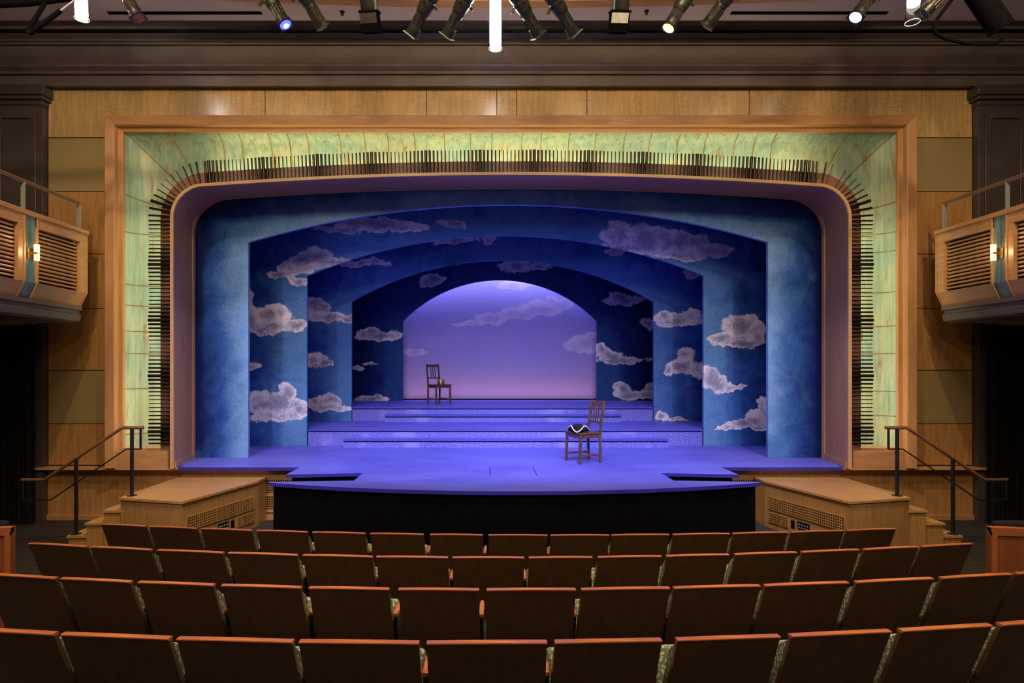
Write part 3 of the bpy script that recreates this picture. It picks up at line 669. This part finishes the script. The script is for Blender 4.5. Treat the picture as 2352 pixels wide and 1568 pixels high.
# ------------------------------------------------------------------ side stairs and rails
for s in (-1, 1):
    st = thing('side_stairs', f'timber steps and landing beside the {SIDE[s]} end of the stage apron', 'steps', (s*4.4, 8.0, 0))
    def q(x, y, z): return (-s*x, y, z)      # drawn for the left side (x negative)
    foot = [(-4.886, 7.39), (-4.013, 7.17), (-3.615, 8.51), (-3.615, 8.815), (-4.886, 8.815)]
    m = MB(); m.prism(foot, 0, .615, q); m.build('landing_box', M['box_wood'], st, smooth=False)
    m = MB(); m.prism([(-4.90, 7.372), (-4.0, 7.148), (-3.60, 8.50), (-3.60, 8.815), (-4.90, 8.815)], .615, .645, q); m.build('landing_top', M['step_wood'], st, smooth=False)
    for i, (xa, xb, z) in enumerate(((-5.115, -4.86, .484), (-5.345, -4.86, .323), (-5.58, -4.86, .161))):
        m = MB(); m.prism([(xa+.015, 7.40+.02*i), (xb, 7.40+.02*i), (xb, 8.815), (xa+.015, 8.815)], 0, z-.028, q); m.build('riser', M['box_wood'], st, smooth=False)
        m = MB(); m.prism([(xa, 7.385+.02*i), (xb+.0, 7.385+.02*i), (xb, 8.815), (xa, 8.815)], z-.028, z, q); m.build('tread', M['step_wood'], st, smooth=False)
    a, b = Vector((-4.013, 7.17, 0)), Vector((-3.615, 8.51, 0)); ud = (b-a).normalized(); L_ = (b-a).length; nn = Vector((ud.y, -ud.x, 0))
    def facept(t_, z, o=0.0): p = a+ud*t_+nn*o; return Vector(q(p.x, p.y, z))
    def panel(name, mt, t0, t1, z0, z1, o0, o1):
        m = MB(); m.hexa([facept(t0,z0,o0),facept(t1,z0,o0),facept(t1,z1,o0),facept(t0,z1,o0),facept(t0,z0,o1),facept(t1,z0,o1),facept(t1,z1,o1),facept(t0,z1,o1)])
        return m.build(name, mt, st, smooth=False)
    for (t0, t1, z0, z1) in ((.07, L_-.10, .27, .435), (L_-.44, L_-.10, .09, .215)):
        panel('grille_recess', M['black'], t0, t1, z0, z1, -.01, .002)
        m = MB()
        n = round((t1-t0)/.033); k = round((z1-z0)/.033)
        for i in range(n+1):
            c = t0+(t1-t0)*i/n
            m.hexa([facept(c-.0052,z0,.002),facept(c+.0052,z0,.002),facept(c+.0052,z1,.002),facept(c-.0052,z1,.002),facept(c-.0052,z0,.012),facept(c+.0052,z0,.012),facept(c+.0052,z1,.012),facept(c-.0052,z1,.012)])
        for j in range(k+1):
            c = z0+(z1-z0)*j/k
            m.hexa([facept(t0,c-.0052,.002),facept(t1,c-.0052,.002),facept(t1,c+.0052,.002),facept(t0,c+.0052,.002),facept(t0,c-.0052,.012),facept(t1,c-.0052,.012),facept(t1,c+.0052,.012),facept(t0,c+.0052,.012)])
        m.build('grille', M['box_wood'], st, smooth=False)
    pw = panel('connector_panel', M['black'], L_-.80, L_-.60, .12, .215, -.005, .004)
    for k in range(4):
        t0 = L_-.785+k*.046; m = MB()
        for zz in (.14, .18): m.tube([facept(t0+.015, zz, .003), facept(t0+.015, zz, .014)], .011, 10)
        o = m.build('connector', M['steel'], pw, True); o.matrix_basis = Matrix.Translation(-Vector(st.matrix_basis.translation)) 
    panel('access_slot', M['black'], L_-.55, L_-.49, .10, .205, -.005, .004)
    # rail
    rl = thing('stair_railing', f'black steel stair railing with timber grip on the {SIDE[s]} steps', 'railing', (s*5.1, 7.5, .161))
    XA, XB = -5.51, -4.81; y = 7.5
    def zz(v): return PZ(v, 7.5)
    for X, z0, z1 in ((XA, .161, zz(1052)), (XB, .645, zz(983))):
        m = MB(); m.tube([q(X, y, z0), q(X, y, z1)], .022, 14); m.build('post', M['black_metal'], rl)
        m = MB(); m.lathe([(.062, 0), (.062, .006), (.03, .012)], q(X, y, z0), 18); m.build('post_flange', M['black_metal'], rl)
    def U(u): return PX(u, 7.5)
    m = MB(); hp = [q(U(50), y, zz(1101)), q(U(100), y, zz(1101.5)), q(U(106), y, zz(1099)), q(U(276), y, zz(985)), q(U(283), y, zz(982)), q(U(330), y, zz(982))]
    m.tube(hp, .021, 12); m.build('handrail', M['rail_wood'], rl)
    m = MB(); m.tube([q(U(323), y, zz(984)), q(U(323), y, zz(1031))], .014, 8); m.tube([q(U(323), y, zz(1031)), q(U(290), y, zz(1031)), q(U(116), y, zz(1148)), q(U(50), y, zz(1147))], .0085, 8); m.tube([q(U(52), y, zz(1102)), q(U(52), y, zz(1147))], .010, 8)
    m.build('lower_rail', M['black_metal'], rl)

# ------------------------------------------------------------------ side balconies
for s in (-1, 1):
    XF = 5.98; y1 = 8.40; bal = thing('side_balcony', f'timber fronted {SIDE[s]} balcony with louvred panels and steel railing', 'balcony', (s*6.8, 7.2, 2.8))
    def q(x, y, z): return (s*x, y, z)
    def bx(m, x0, x1, ya, yb, z0, z1):
        a, b = sorted((s*x0, s*x1)); m.box(a, b, ya, yb, z0, z1)
    zt, zb = PZ(530, y1), PZ(705, y1); zk = zb+.20
    ya = 2.2
    m = MB(); bx(m, 6.10, 7.68, ya, y1-.02, zb-.02, zb+.10); m.build('balcony_floor', M['dark_flat'], bal)
    # dark cornice below
    pr = [(6.02, zb), (6.02, zb-.05), (6.06, zb-.06), (6.06, zb-.10), (6.03, zb-.12), (6.05, zb-.20), (6.10, zb-.225), (7.68, zb-.225), (7.68, zb)]
    m = MB(); m.loft([[q(x, yy, z) for x, z in pr] for yy in (ya, 8.36)], True)
    m.face([v for v in list(m.b.verts)[:len(pr)]]); m.face([v for v in list(m.b.verts)[len(pr):]]); m.build('balcony_cornice', M['dark_paint'], bal, angle=20)
    m = MB(); bx(m, 5.955, 6.06, ya, y1+.012, zt-.055, zt); m.build('top_rail', M['balcony_wood'], bal, bevel=.006)
    m = MB(); bx(m, 6.16, 6.20, ya, y1-.02, zb, zt-.05); m.build('backing', M['dark_flat'], bal)
    yc0, yc1 = 7.27, 7.46                    # copper pilaster
    bays = ((yc1, y1), (4.75, yc0), (2.3, 4.56))
    for (b0, b1) in bays:
        m = MB(); bx(m, XF, XF+.05, b0, b1, zt-.185, zt-.055); m.build('upper_board', M['balcony_wood'], bal, bevel=.003)
        m = MB(); m.hexa([q(XF+.10, b0, zb), q(XF+.14, b0, zb), q(XF+.14, b1, zb), q(XF+.10, b1, zb), q(XF, b0, zk), q(XF+.05, b0, zk), q(XF+.05, b1, zk), q(XF, b1, zk)])
        m.build('lower_board', M['balcony_wood'], bal, bevel=.003)
        for e0, e1 in ((b0, b0+.022), (b1-.022, b1)):
            m = MB(); m.loft([[q(x, yy, z) for x, z in ((XF-.012, zt-.055), (XF-.012, zk), (XF+.088, zb), (XF+.16, zb), (XF+.09, zk), (XF+.09, zt-.055))] for yy in (e0, e1)], True)
            vs = list(m.b.verts); m.face(vs[:6]); m.face(vs[6:]); m.build('stile', M['balcony_wood'], bal, angle=20)
        m = MB(); bx(m, XF, XF+.06, b1-.14 if b1 > 8 else b1-.10, b1-.022, zk, zt-.185); m.build('end_board', M['balcony_wood'], bal)
        n = 13; z0, z1 = zk+.02, zt-.20; e1 = b1-.12
        for k in range(n):
            z = z0+(z1-z0)*(k+.5)/n; dep = .035+.05*math.sin(PI*(k+.5)/n)
            m = MB(); m.tube([q(XF+.05, b0+.03, z), q(XF+.05, e1, z)], .013+.005*math.sin(PI*(k+.5)/n), 8)
            m.build('louver', M['balcony_wood'], bal)
    for ys0, ys1 in ((yc0, yc1), (4.56, 4.75)):
     m = MB(); m.loft([[q(x, yy, z) for x, z in ((XF+.012, zt-.055), (XF+.012, zk), (XF+.11, zb), (XF+.15, zb), (XF+.06, zk), (XF+.06, zt-.055))] for yy in (ys0, ys1)], True)
     m.build('patina_strip', M['patina'], bal, angle=20)
    m = MB(); bx(m, XF+.02, XF+.26, y1, y1+.03, zk, zt-.03)
    m.hexa([q(XF+.12, y1, zb), q(XF+.30, y1, zb), q(XF+.30, y1+.03, zb), q(XF+.12, y1+.03, zb), q(XF+.02, y1, zk), q(XF+.26, y1, zk), q(XF+.26, y1+.03, zk), q(XF+.02, y1+.03, zk)])
    m.build('end_panel', M['balcony_wood'], bal)
    zr = PZ(470, 8.32)
    for yy in (8.30, 7.30, 6.3, 5.3, 4.3, 3.3):
        m = MB(); bx(m, 6.0, 6.05, yy-.006, yy+.006, zt, zr); m.build('rail_post', M['steel'], bal)
    m = MB(); m.tube([q(6.02, 2.3, zr+.012), q(6.02, 8.31, zr+.012)], .022, 12); m.build('handrail', M['rail_wood'], bal)
    m = MB(); bx(m, 6.012, 6.028, 2.3, 8.30, zr-.012, zr-.006); m.build('rail_underplate', M['steel'], bal)
    # sconce on the patina strip
    yc = (yc0+yc1)/2; zs_ = PZ(582, yc); sc_ = thing('wall_sconce', f'small lit glass wall sconce on the green strip of the {SIDE[s]} balcony', 'wall lamp', (s*(XF-.0), yc, zs_), group='balcony sconces')
    m = MB(); bx(m, XF-.004, XF+.012, yc-.05, yc+.05, zs_-.07, zs_+.07); m.build('back_plate', M['brass'], sc_, bevel=.003)
    m = MB(); bx(m, XF-.06, XF, yc-.012, yc+.012, zs_-.012, zs_+.012); m.build('arm', M['brass'], sc_)
    m = MB(); m.tube([q(XF-.075, yc, zs_-.085), q(XF-.075, yc, zs_-.012)], .030, 16); m.tube([q(XF-.075, yc, zs_+.012), q(XF-.075, yc, zs_+.11)], .030, 16); m.build('glass_shade', M['sconce_glow'], sc_)
    m = MB(); m.tube([q(XF-.075, yc, zs_-.012), q(XF-.075, yc, zs_+.012)], .034, 16); m.build('band', M['brass'], sc_)
    m = MB(); m.tube([q(XF-.075, yc, zs_-.15), q(XF-.075, yc, zs_-.147)], .03, 16); m.tube([q(XF-.075, yc, zs_-.15), q(XF-.075, yc, zs_-.085)], .003, 6); m.build('finial_disc', M['glass'], sc_)
    l = bpy.data.lights.new('sconce_bulb', 'POINT'); l.energy = 2.2; l.color = (1, .7, .35); l.shadow_soft_size = .03
    lo = bpy.data.objects.new('sconce_bulb', l); COL.objects.link(lo); lo.location = q(XF-.16, yc, zs_+.02)

# ------------------------------------------------------------------ theatre seats
def make_seat():
    t = thing('theatre_seat', 'x', 'seat'); W = .505
    def bp(x, z, o=0.0):                    # back surface: reclined, gently bowed to the rear
        f = (z-.26)/(SEAT_H-.26); y = .055+(TOPY-.055)*f; return Vector((x, y-.014*(1-(2*x/W)**2)+o, z+.007*(1-(2*x/W)**2)*f))
    xs_ = np.linspace(-W/2, W/2, 11); zs_ = np.linspace(.26, SEAT_H-.012, 7)
    m = MB(); rows = [[bp(x, z) for x in xs_]+[bp(x, z, .022) for x in xs_[::-1]] for z in zs_]
    R = m.loft(rows, True); m.face(R[0][::-1]); m.face(R[-1]); m.build('back_panel', M['seat_wood'], t, True, angle=40)
    m = MB(); rows = []
    for z, a, b in ((SEAT_H-.012, -.003, .026), (SEAT_H-.004, -.005, .030), (SEAT_H, -.002, .028)):
        rows.append([bp(x, z, a) for x in xs_]+[bp(x, z, b) for x in xs_[::-1]])
    R = m.loft(rows, True); m.face(R[0][::-1]); m.face(R[-1]); m.build('top_cap', M['lit_wood'], t, True, angle=50)
    m = MB(); rows = []; w_ = .484
    for z, dep, k in ((.36, .05, .97), (.375, .075, 1), (.55, .085, 1), (.66, .080, 1), (.70, .062, 1), (.725, .036, .995), (.742, .012, .985)):
        rows.append([bp(x, z, .022) for x in (-w_/2*k, w_/2*k)]+[bp(w_/2*k, z, .022+dep*.8)]+[bp(x, z, .022+dep) for x in (w_/2-.035, 0, -w_/2+.035)]+[bp(-w_/2*k, z, .022+dep*.8)])
    R = m.loft(rows, True); m.face(R[0][::-1]); m.face(R[-1]); m.build('back_cushion', M['upholstery'], t, True, angle=50)
    # seat tipped up
    m = MB(); ca, sa = math.cos(math.radians(72)), math.sin(math.radians(72))
    def sp(x, a, b): return (x, .20+a*ca-b*sa, .33+a*sa+b*ca)
    rows = []
    for a, k in ((0, .9), (.02, 1), (.20, 1), (.235, .98), (.245, .9)):
        rows.append([sp(x*k, a, b) for x, b in ((-.235, .0), (.235, .0), (.238, .045), (.215, .075*k), (-.215, .075*k), (-.238, .045))])
    R = m.loft(rows, True); m.face(R[0][::-1]); m.face(R[-1]); m.build('tip_up_seat', M['upholstery'], t, True, bevel=.008, angle=40)
    return t
def add_arm(t, sx):
    m = MB(); x = sx*.2645
    m.prism([(x-.015, -.02), (x+.015, -.02), (x+.016, .13), (x+.012, .19), (x, .20), (x-.012, .19), (x-.016, .13)], .566, .59); m.build('arm_rest', M['lit_wood'], t, True, bevel=.005)
    m = MB(); m.prism([(-.01, .566), (.16, .566), (.15, .50), (.13, .25), (.17, .02), (.21, 0), (-.02, 0), (.02, .02), (.05, .25), (.0, .50)], x-.012, x+.012, lambda a, b, c: (c, a, b)); m.build('standard', M['black_metal'], t, True, smooth=False)
    m = MB(); m.box(x-.018, x+.018, -.04, .23, 0, .008); m.build('foot_plate', M['black_metal'], t, True)
seat_l = make_seat(); add_arm(seat_l, 1); add_arm(seat_l, -1)   # row end with two arms
seat_m = make_seat(); add_arm(seat_m, 1)
used = {'l': False, 'm': False}
ROWNAME = {1: 'front row by the stage', 2: 'second row from the stage', 3: 'third row from the stage', 4: 'row nearest the camera'}
for r in (1, 2, 3, 4):
    zt, eds, _ = ROWS[r]; fv = ROWFIT[r][0]
    def pt(u): d = (CZ-zt)*F/(np.polyval(fv, u)-VV); return Vector((PX(u, d), d, zt))
    for i, (ul, ur) in enumerate(eds):
        if ul is None:
            ul = ur
            while (pt(ur)-pt(ul)).length < .505: ul -= 1
        if ur is None:
            ur = ul
            while (pt(ur)-pt(ul)).length < .505: ur += 1
        a, b = pt(ul), pt(ur); c = (a+b)/2; rz = math.atan2(b.y-a.y, b.x-a.x); L_ = (b-a).length
        end = i == 0; key = 'l' if end else 'm'; src = seat_l if end else seat_m
        o = dup(src) if used[key] else src; used[key] = True
        offv = Matrix.Rotation(rz, 3, 'Z') @ Vector((0, TOPY, 0))
        o.location = (c.x-offv.x, c.y-offv.y, zt-SEAT_H); o.rotation_euler = (0, 0, rz)
        o.scale = (max(.88, min(1.1, L_/.505)), 1, 1)
        n = len(eds)
        if i == 0: where = 'at the left end of'
        elif i == n-1: where = 'at the right end of'
        elif i < n/2: where = f'{WORD[i+1]} from the left in'
        else: where = f'{WORD[n-i]} from the right in'
        tag(o, f'brown plywood backed theatre seat, {where} the {ROWNAME[r]}', 'seat', f'theatre seats in the {ROWNAME[r]}')

# side seating end panels
for s, x0, x1, y0, lab in ((-1, -4.75, -4.26, 4.9, 'reddish timber end panel of side seating at the left edge'), (1, 3.79, 4.45, 4.9, 'reddish timber end panel of side seating at the right edge')):
    e = thing('seating_end_panel', lab, 'panel', ((x0+x1)/2, y0, .0), group='side seating end panels')
    zt = .925
    def crown(x): f = (x-x0)/(x1-x0); f = 1-f if s < 0 else f; return zt-.05*f*f
    prof_ = [(x0, 0), (x1, 0)]+[(x, crown(x)) for x in np.linspace(x1, x0, 12)]
    m = MB(); m.prism(prof_, y0, y0+.05, lambda a, b, c: (a, c, b)); m.build('board', M['panel_wood'], e, smooth=False)
    m = MB()
    a, b = (x0, x0+.045) if s > 0 else (x1-.045, x1)
    m.box(a, b, y0-.012, y0, 0, zt-.03); m.hexa
    for xa, xb in zip(np.linspace(x0, x1, 9), np.linspace(x0, x1, 9)[1:]):
        m.hexa([(xa, y0-.012, crown(xa)-.06), (xb, y0-.012, crown(xb)-.06), (xb, y0+.0, crown(xb)-.06), (xa, y0, crown(xa)-.06), (xa, y0-.014, crown(xa)+.004), (xb, y0-.014, crown(xb)+.004), (xb, y0+.05, crown(xb)+.004), (xa, y0+.05, crown(xa)+.004)])
    m.build('edge_frame', M['lit_wood'], e)
    m = MB(); xm0, xm1 = ((x0+.12, x1) if s > 0 else (x0, x1-.12)); m.box(xm0, xm1, y0+.08, y0+.16, .3, .955); m.build('back_rest', M['black_felt'], e, bevel=.03)

# ------------------------------------------------------------------ overhead: ceiling cloud, pipe, lamps
cl = thing('ceiling_cloud', 'curved timber ceiling raft above the pendant lamps', 'ceiling panel', (0, 6.5, 6.95))
arc = [(x, 7.80-x*x*.011) for x in np.linspace(-4.6, 4.6, 31)]
m = MB(); m.prism(arc+[(4.6, 4.5), (-4.6, 4.5)], 6.965, 7.08); m.build('raft', M['dark_flat'], cl, smooth=False)
m = MB(); rw = [[(x, y, 6.955), (x, y, 7.0), (x*.985, y-.16+.012*abs(x), 7.0), (x*.985, y-.16+.012*abs(x), 6.955)] for x, y in arc]; m.loft(rw, True); m.build('raft_edge', M['frame_wood_h'], cl, smooth=False)
for s, u0, u1 in ((-1, 246, 600), (1, 1680, 2040)):
    m = MB(); a, b = PX(u0, 8.1), PX(u1, 8.1); m.box(a, b, 8.09, 8.15, 7.075, 7.09)
    tag(m.build('linear_slot_vent', M['black']), f'long thin black slot in the ceiling at the {SIDE[s]}', 'vent', 'ceiling slots')
for i, (u, v) in enumerate(((1485, 25), (786, 27))):
    d = (7.085-CZ)*F/(VV-v); p = P(u, v, d); m = MB(); m.lathe([(.035, 0), (.03, -.012), (.012, -.016), (.012, -.04), (.022, -.042), (.022, -.046)], (p.x, p.y, 7.085), 14)
    tag(m.build('ceiling_sprinkler', M['black_metal'], loc=(p.x, p.y, 7.085)), ('small dark sprinkler right of the white carded lantern', 'small dark sprinkler left of the plain box lantern')[i], 'sprinkler', 'ceiling sprinklers')
m = MB(); m.tube([(-7.6, 6.55, 6.80), (7.6, 6.55, 6.80)], .026, 12)
for x in (-5.5, -2.5, 2.5, 5.5): m.tube([(x, 6.55, 6.8), (x, 6.55, 6.963 if abs(x) < 4 else 7.08)], .012, 8)
tag(m.build('lighting_pipe', M['black_metal'], loc=(0, 6.55, 6.8)), 'black horizontal lighting pipe carrying the stage lanterns', 'pipe')

def axis_frame(d):
    z = Vector(d).normalized(); x = z.cross(Vector((0, 1, 0))).normalized(); y = z.cross(x); return Matrix((x, y, z)).transposed()
def profile_spot(lens, top, label, lit=None, kind='profile', gel=None):
    """lantern with its lens end at lens and its cap end towards top"""
    d = (top-lens).normalized(); A_ = axis_frame(d); t = thing('stage_spotlight', label, 'stage light', lens, group='stage lanterns on the pipe')
    def L(p): return lens+A_ @ Vector(p)
    if kind == 'profile':
        m = MB(); m.lathe([(.066, .03), (.070, .04), (.070, .10), (.062, .105), (.060, .22), (.066, .225), (.066, .25), (.074, .26), (.082, .33), (.088, .37), (.088, .40), (.078, .41)], lens, 20, A_); m.build('lens_barrel', M['fixture'], t)
        m = MB(); m.lathe([(.080, .41), (.092, .43), (.092, .56), (.08, .62), (.055, .66), (.02, .67)], lens, 20, A_); m.build('lamp_housing', M['fixture'], t)
        m = MB()
        for k in range(10):
            a = 2*PI*k/10; m.bar(L((.062*math.cos(a), .062*math.sin(a), .11)), L((.062*math.cos(a), .062*math.sin(a), .215)), .006, .012)
        m.build('barrel_fins', M['fixture'], t)
        m = MB()
        for k in range(4):
            a = PI/4+PI*k/2; c1, s1 = math.cos(a), math.sin(a); c2, s2 = math.cos(a+PI/2), math.sin(a+PI/2)
            m.hexa([L((.115*c1, .115*s1, .0)), L((.115*c2, .115*s2, .0)), L((.105*c2, .105*s2, .012)), L((.105*c1, .105*s1, .012)), L((.08*c1, .08*s1, .0)), L((.08*c2, .08*s2, .0)), L((.08*c2, .08*s2, .012)), L((.08*c1, .08*s1, .012))])
        m.lathe([(.075, .0), (.075, .04)], lens, 16, A_)
        m.build('gel_frame', M['fixture'], t)
        lm = {'blue': M['lens_blue'], 'warm': M['lens_warm'], 'white': M['lens_white'], None: M['lens_dark']}[lit]
        if gel: lm = M['gel_amber']
        m = MB(); m.lathe([(.002, -.016), (.045, -.012), (.066, -.002), (.066, .002)], lens, 24, A_); m.build('lens', lm, t)
        if lit:
            rc = .032 if lit == 'blue' else .040
            m = MB(); m.lathe([(.002, -.020), (rc*.9, -.017), (rc, -.010)], lens, 20, A_); m.build('lens_core', M['lens_core'], t)
        m = MB(); m.bar(L((.0, .088, .385)), L((.0, .125, .37)), .012, .012); m.bar(L((.092, 0, .385)), L((.15, 0, .36)), .012, .03); m.bar(L((-.092, 0, .385)), L((-.13, 0, .375)), .01, .025); m.build('shutter_handles', M['black_metal'], t)
    else:
        m = MB(); m.lathe([(.085, .20), (.095, .22), (.095, .48), (.07, .54), (.03, .56)], lens, 20, A_); m.build('lamp_housing', M['fixture'], t)
        m = MB()
        for (x0, x1, y0, y1) in ((-.10,.10,-.10,-.094),(-.10,.10,.094,.10),(-.10,-.094,-.10,.10),(.094,.10,-.10,.10)):
            m.hexa([L((x0,y0,0)),L((x1,y0,0)),L((x1,y1,0)),L((x0,y1,0)),L((x0,y0,.2)),L((x1,y0,.2)),L((x1,y1,.2)),L((x0,y1,.2))])
        m.hexa([L((-.11,-.11,.195)),L((.11,-.11,.195)),L((.11,.11,.195)),L((-.11,.11,.195)),L((-.11,-.11,.215)),L((.11,-.11,.215)),L((.11,.11,.215)),L((-.11,.11,.215))]); m.build('top_hat', M['black'], t, smooth=False)
        m = MB(); m.hexa([L((x, y, z)) for x, y, z in ((-.085,.101,.09),(.10,.101,.085),(.10,.104,.085),(-.085,.104,.09),(-.085,.101,.19),(.10,.101,.185),(.10,.104,.185),(-.085,.104,.19))])
        m.build('card', M['paper'] if kind == 'card' else M['fixture'], t, smooth=False)
    # yoke and clamp to the pipe
    c = L((0, 0, .45)); pipe_p = Vector((c.x, 6.55, 6.80)); m = MB()
    for e in (-1, 1):
        side = Vector((e*.11, 0, 0)); m.bar(c+side, (c+pipe_p)/2+side+Vector((0,0,.05)), .006, .03); m.bar((c+pipe_p)/2+side+Vector((0,0,.05)), (c+pipe_p)/2+Vector((0,0,.05)), .006, .03)
    m.build('yoke', M['black_metal'], t)
    m = MB(); m.bar((c+pipe_p)/2+Vector((0,0,.05)), pipe_p-Vector((0,0,.03)), .03, .03); m.tube([pipe_p+Vector((-.025,0,0)), pipe_p+Vector((.025,0,0))], .04, 12); m.build('clamp', M['black_metal'], t)
    m = MB(); p0 = L((0, 0, .66)); e = 1 if top.x < lens.x else -1
    pts = []
    for k in range(11):
        f = k/10; pp = p0.lerp(pipe_p+Vector((e*.18, 0, 0)), f); pts.append(pp+Vector((e*-.10*math.sin(PI*f), .03, -.22*math.sin(PI*f))))
    m.tube(pts, .006, 6); m.build('cable', M['black_metal'], t)
    return t
D_ = 6.75
def fx(u, v, u2, v2, dd, label, **k):
    a = P(u, v, D_); b = P(u2, v2, D_+dd); d = (b-a).normalized(); profile_spot(a, a+d*.66, label, **k)
fx(318, 42, 262, -60, .02, 'black stage lantern with an amber gel, right of the left glass pendant', gel=True)
fx(656, 57, 592, -52, .06, 'black stage lantern glowing blue', lit='blue')
fx(742, 64, 680, -42, -.25, 'unlit black stage lantern beside the blue glowing one')
fx(854, 76, 842, -40, -.2, 'plain black box lantern hanging straight down', kind='box')
fx(945, 82, 1004, -38, -.3, 'unlit black stage lantern, second to the left of the central pendant')
fx(1026, 84, 1086, -36, -.3, 'unlit black stage lantern just left of the central pendant')
fx(1237, 82, 1172, -36, -.3, 'unlit black stage lantern just right of the central pendant')
fx(1320, 80, 1252, -38, -.3, 'unlit black stage lantern, second to the right of the central pendant')
fx(1418, 76, 1432, -42, -.2, 'black box lantern with a white card on its front', kind='card')
fx(1535, 65, 1600, -50, .04, 'black stage lantern glowing warm yellow')if False else fx(1535, 65, 1600, -50, .04, 'black stage lantern glowing warm yellow', lit='warm')
fx(1622, 62, 1700, -50, -.25, 'unlit black stage lantern right of the warm yellow glowing one')
fx(1965, 40, 2030, -55, .10, 'black stage lantern glowing white, left of the right glass pendant', lit='white')
fx(2118, 34, 2190, -40, -.1, 'unlit black stage lantern partly behind the right glass pendant')
def pendant(u, v, tiltx, zd, zg, mt, label):
    d = 7.0; p = P(u, v, d); t = thing('pendant_lamp', label, 'pendant light', p, group='glass tube pendants')
    r = .079; top = 6.98
    def X(z): return Vector((p.x+tiltx*(z-p.z), p.y, z))
    m = MB()
    rows = [[X(z)+Vector((rr*math.cos(2*PI*k/28), rr*math.sin(2*PI*k/28), 0)) for k in range(28)] for rr, z in ((r, p.z), (r, top), (r-.005, top), (r-.005, p.z), (r, p.z))]
    m.loft(rows, True); m.build('glass_tube', M['glass'], t)
    m = MB(); rows = [[X(z)+Vector((rr*math.cos(2*PI*k/24), rr*math.sin(2*PI*k/24), 0)) for k in range(24)] for rr, z in ((.060, p.z+zd), (.066, p.z+zd+.01), (.066, top-.02), (.04, top-.01))]
    R = m.loft(rows, True); m.face(R[0][::-1]); m.face(R[-1]); m.build('diffuser', mt, t)
    m = MB(); m.tube([X(p.z+.004)+Vector(((r-.002)*math.cos(2*PI*k/32), (r-.002)*math.sin(2*PI*k/32), 0)) for k in range(32)], .0035, 6, closed=True); m.build('end_ring', M['lamp_ring'], t)
    m = MB(); m.lathe([(.085, 0), (.085, .02), (.02, .05), (.012, .1)], X(top), 20); m.build('cap', M['steel'], t)
pendant(1138, 112, 0, .05, 0, M['lamp_white'], 'bright white glass tube pendant at the centre')
pendant(188, 44, -.05, .045, 0, M['lamp_white'], 'bright white glass tube pendant at the upper left')
pendant(2096, 52, .05, .20, 0, M['lamp_dim'], 'dimmer glass tube pendant at the upper right with a clear lower end')
# boom arms
b = thing('lighting_boom', 'black lighting boom with two slanting struts at the upper left', 'lighting rig', P(60, 0, 6.3))
m = MB(); m.tube([P(-120, 14, 6.3), P(60, 6, 6.3), P(160, -6, 6.3), P(230, -40, 6.3)], .04, 14); m.build('boom_pipe', M['black'], b)
m = MB(); m.tube([P(104, 5, 6.3), P(62, 74, 6.3)], .022, 10); m.build('strut', M['black'], b)
m = MB(); m.tube([P(140, 24, 6.28), P(66, 78, 6.28)], .024, 10); m.build('strut', M['black'], b)
m = MB(); m.tube([P(140, 24, 6.28), P(172, 0, 6.28)], .010, 8); m.build('rod', M['steel'], b)
b = thing('hanging_tube', 'thick black slanting tube with a looped cable at the upper right', 'lighting rig', P(2270, 0, 6.3))
m = MB(); m.tube([P(2215, -60, 6.3), P(2300, 66, 6.3)], .115, 20); m.build('tube', M['black'], b)
m = MB(); ctl = [P(u, v, 6.25) for u, v in ((2200,-20),(2172,18),(2150,48),(2146,66),(2154,80),(2178,90),(2220,99),(2262,102),(2290,97),(2304,86))]
pts = []
for i in range(len(ctl)-1):
    a0, a1, a2, a3 = ctl[max(0, i-1)], ctl[i], ctl[i+1], ctl[min(len(ctl)-1, i+2)]
    for k in range(5):
        f = k/5; pts.append(.5*((2*a1)+(a2-a0)*f+(2*a0-5*a1+4*a2-a3)*f*f+(3*a1-a0-3*a2+a3)*f**3))
m.tube(pts, .019, 8); m.build('cable_loop', M['black'], b)
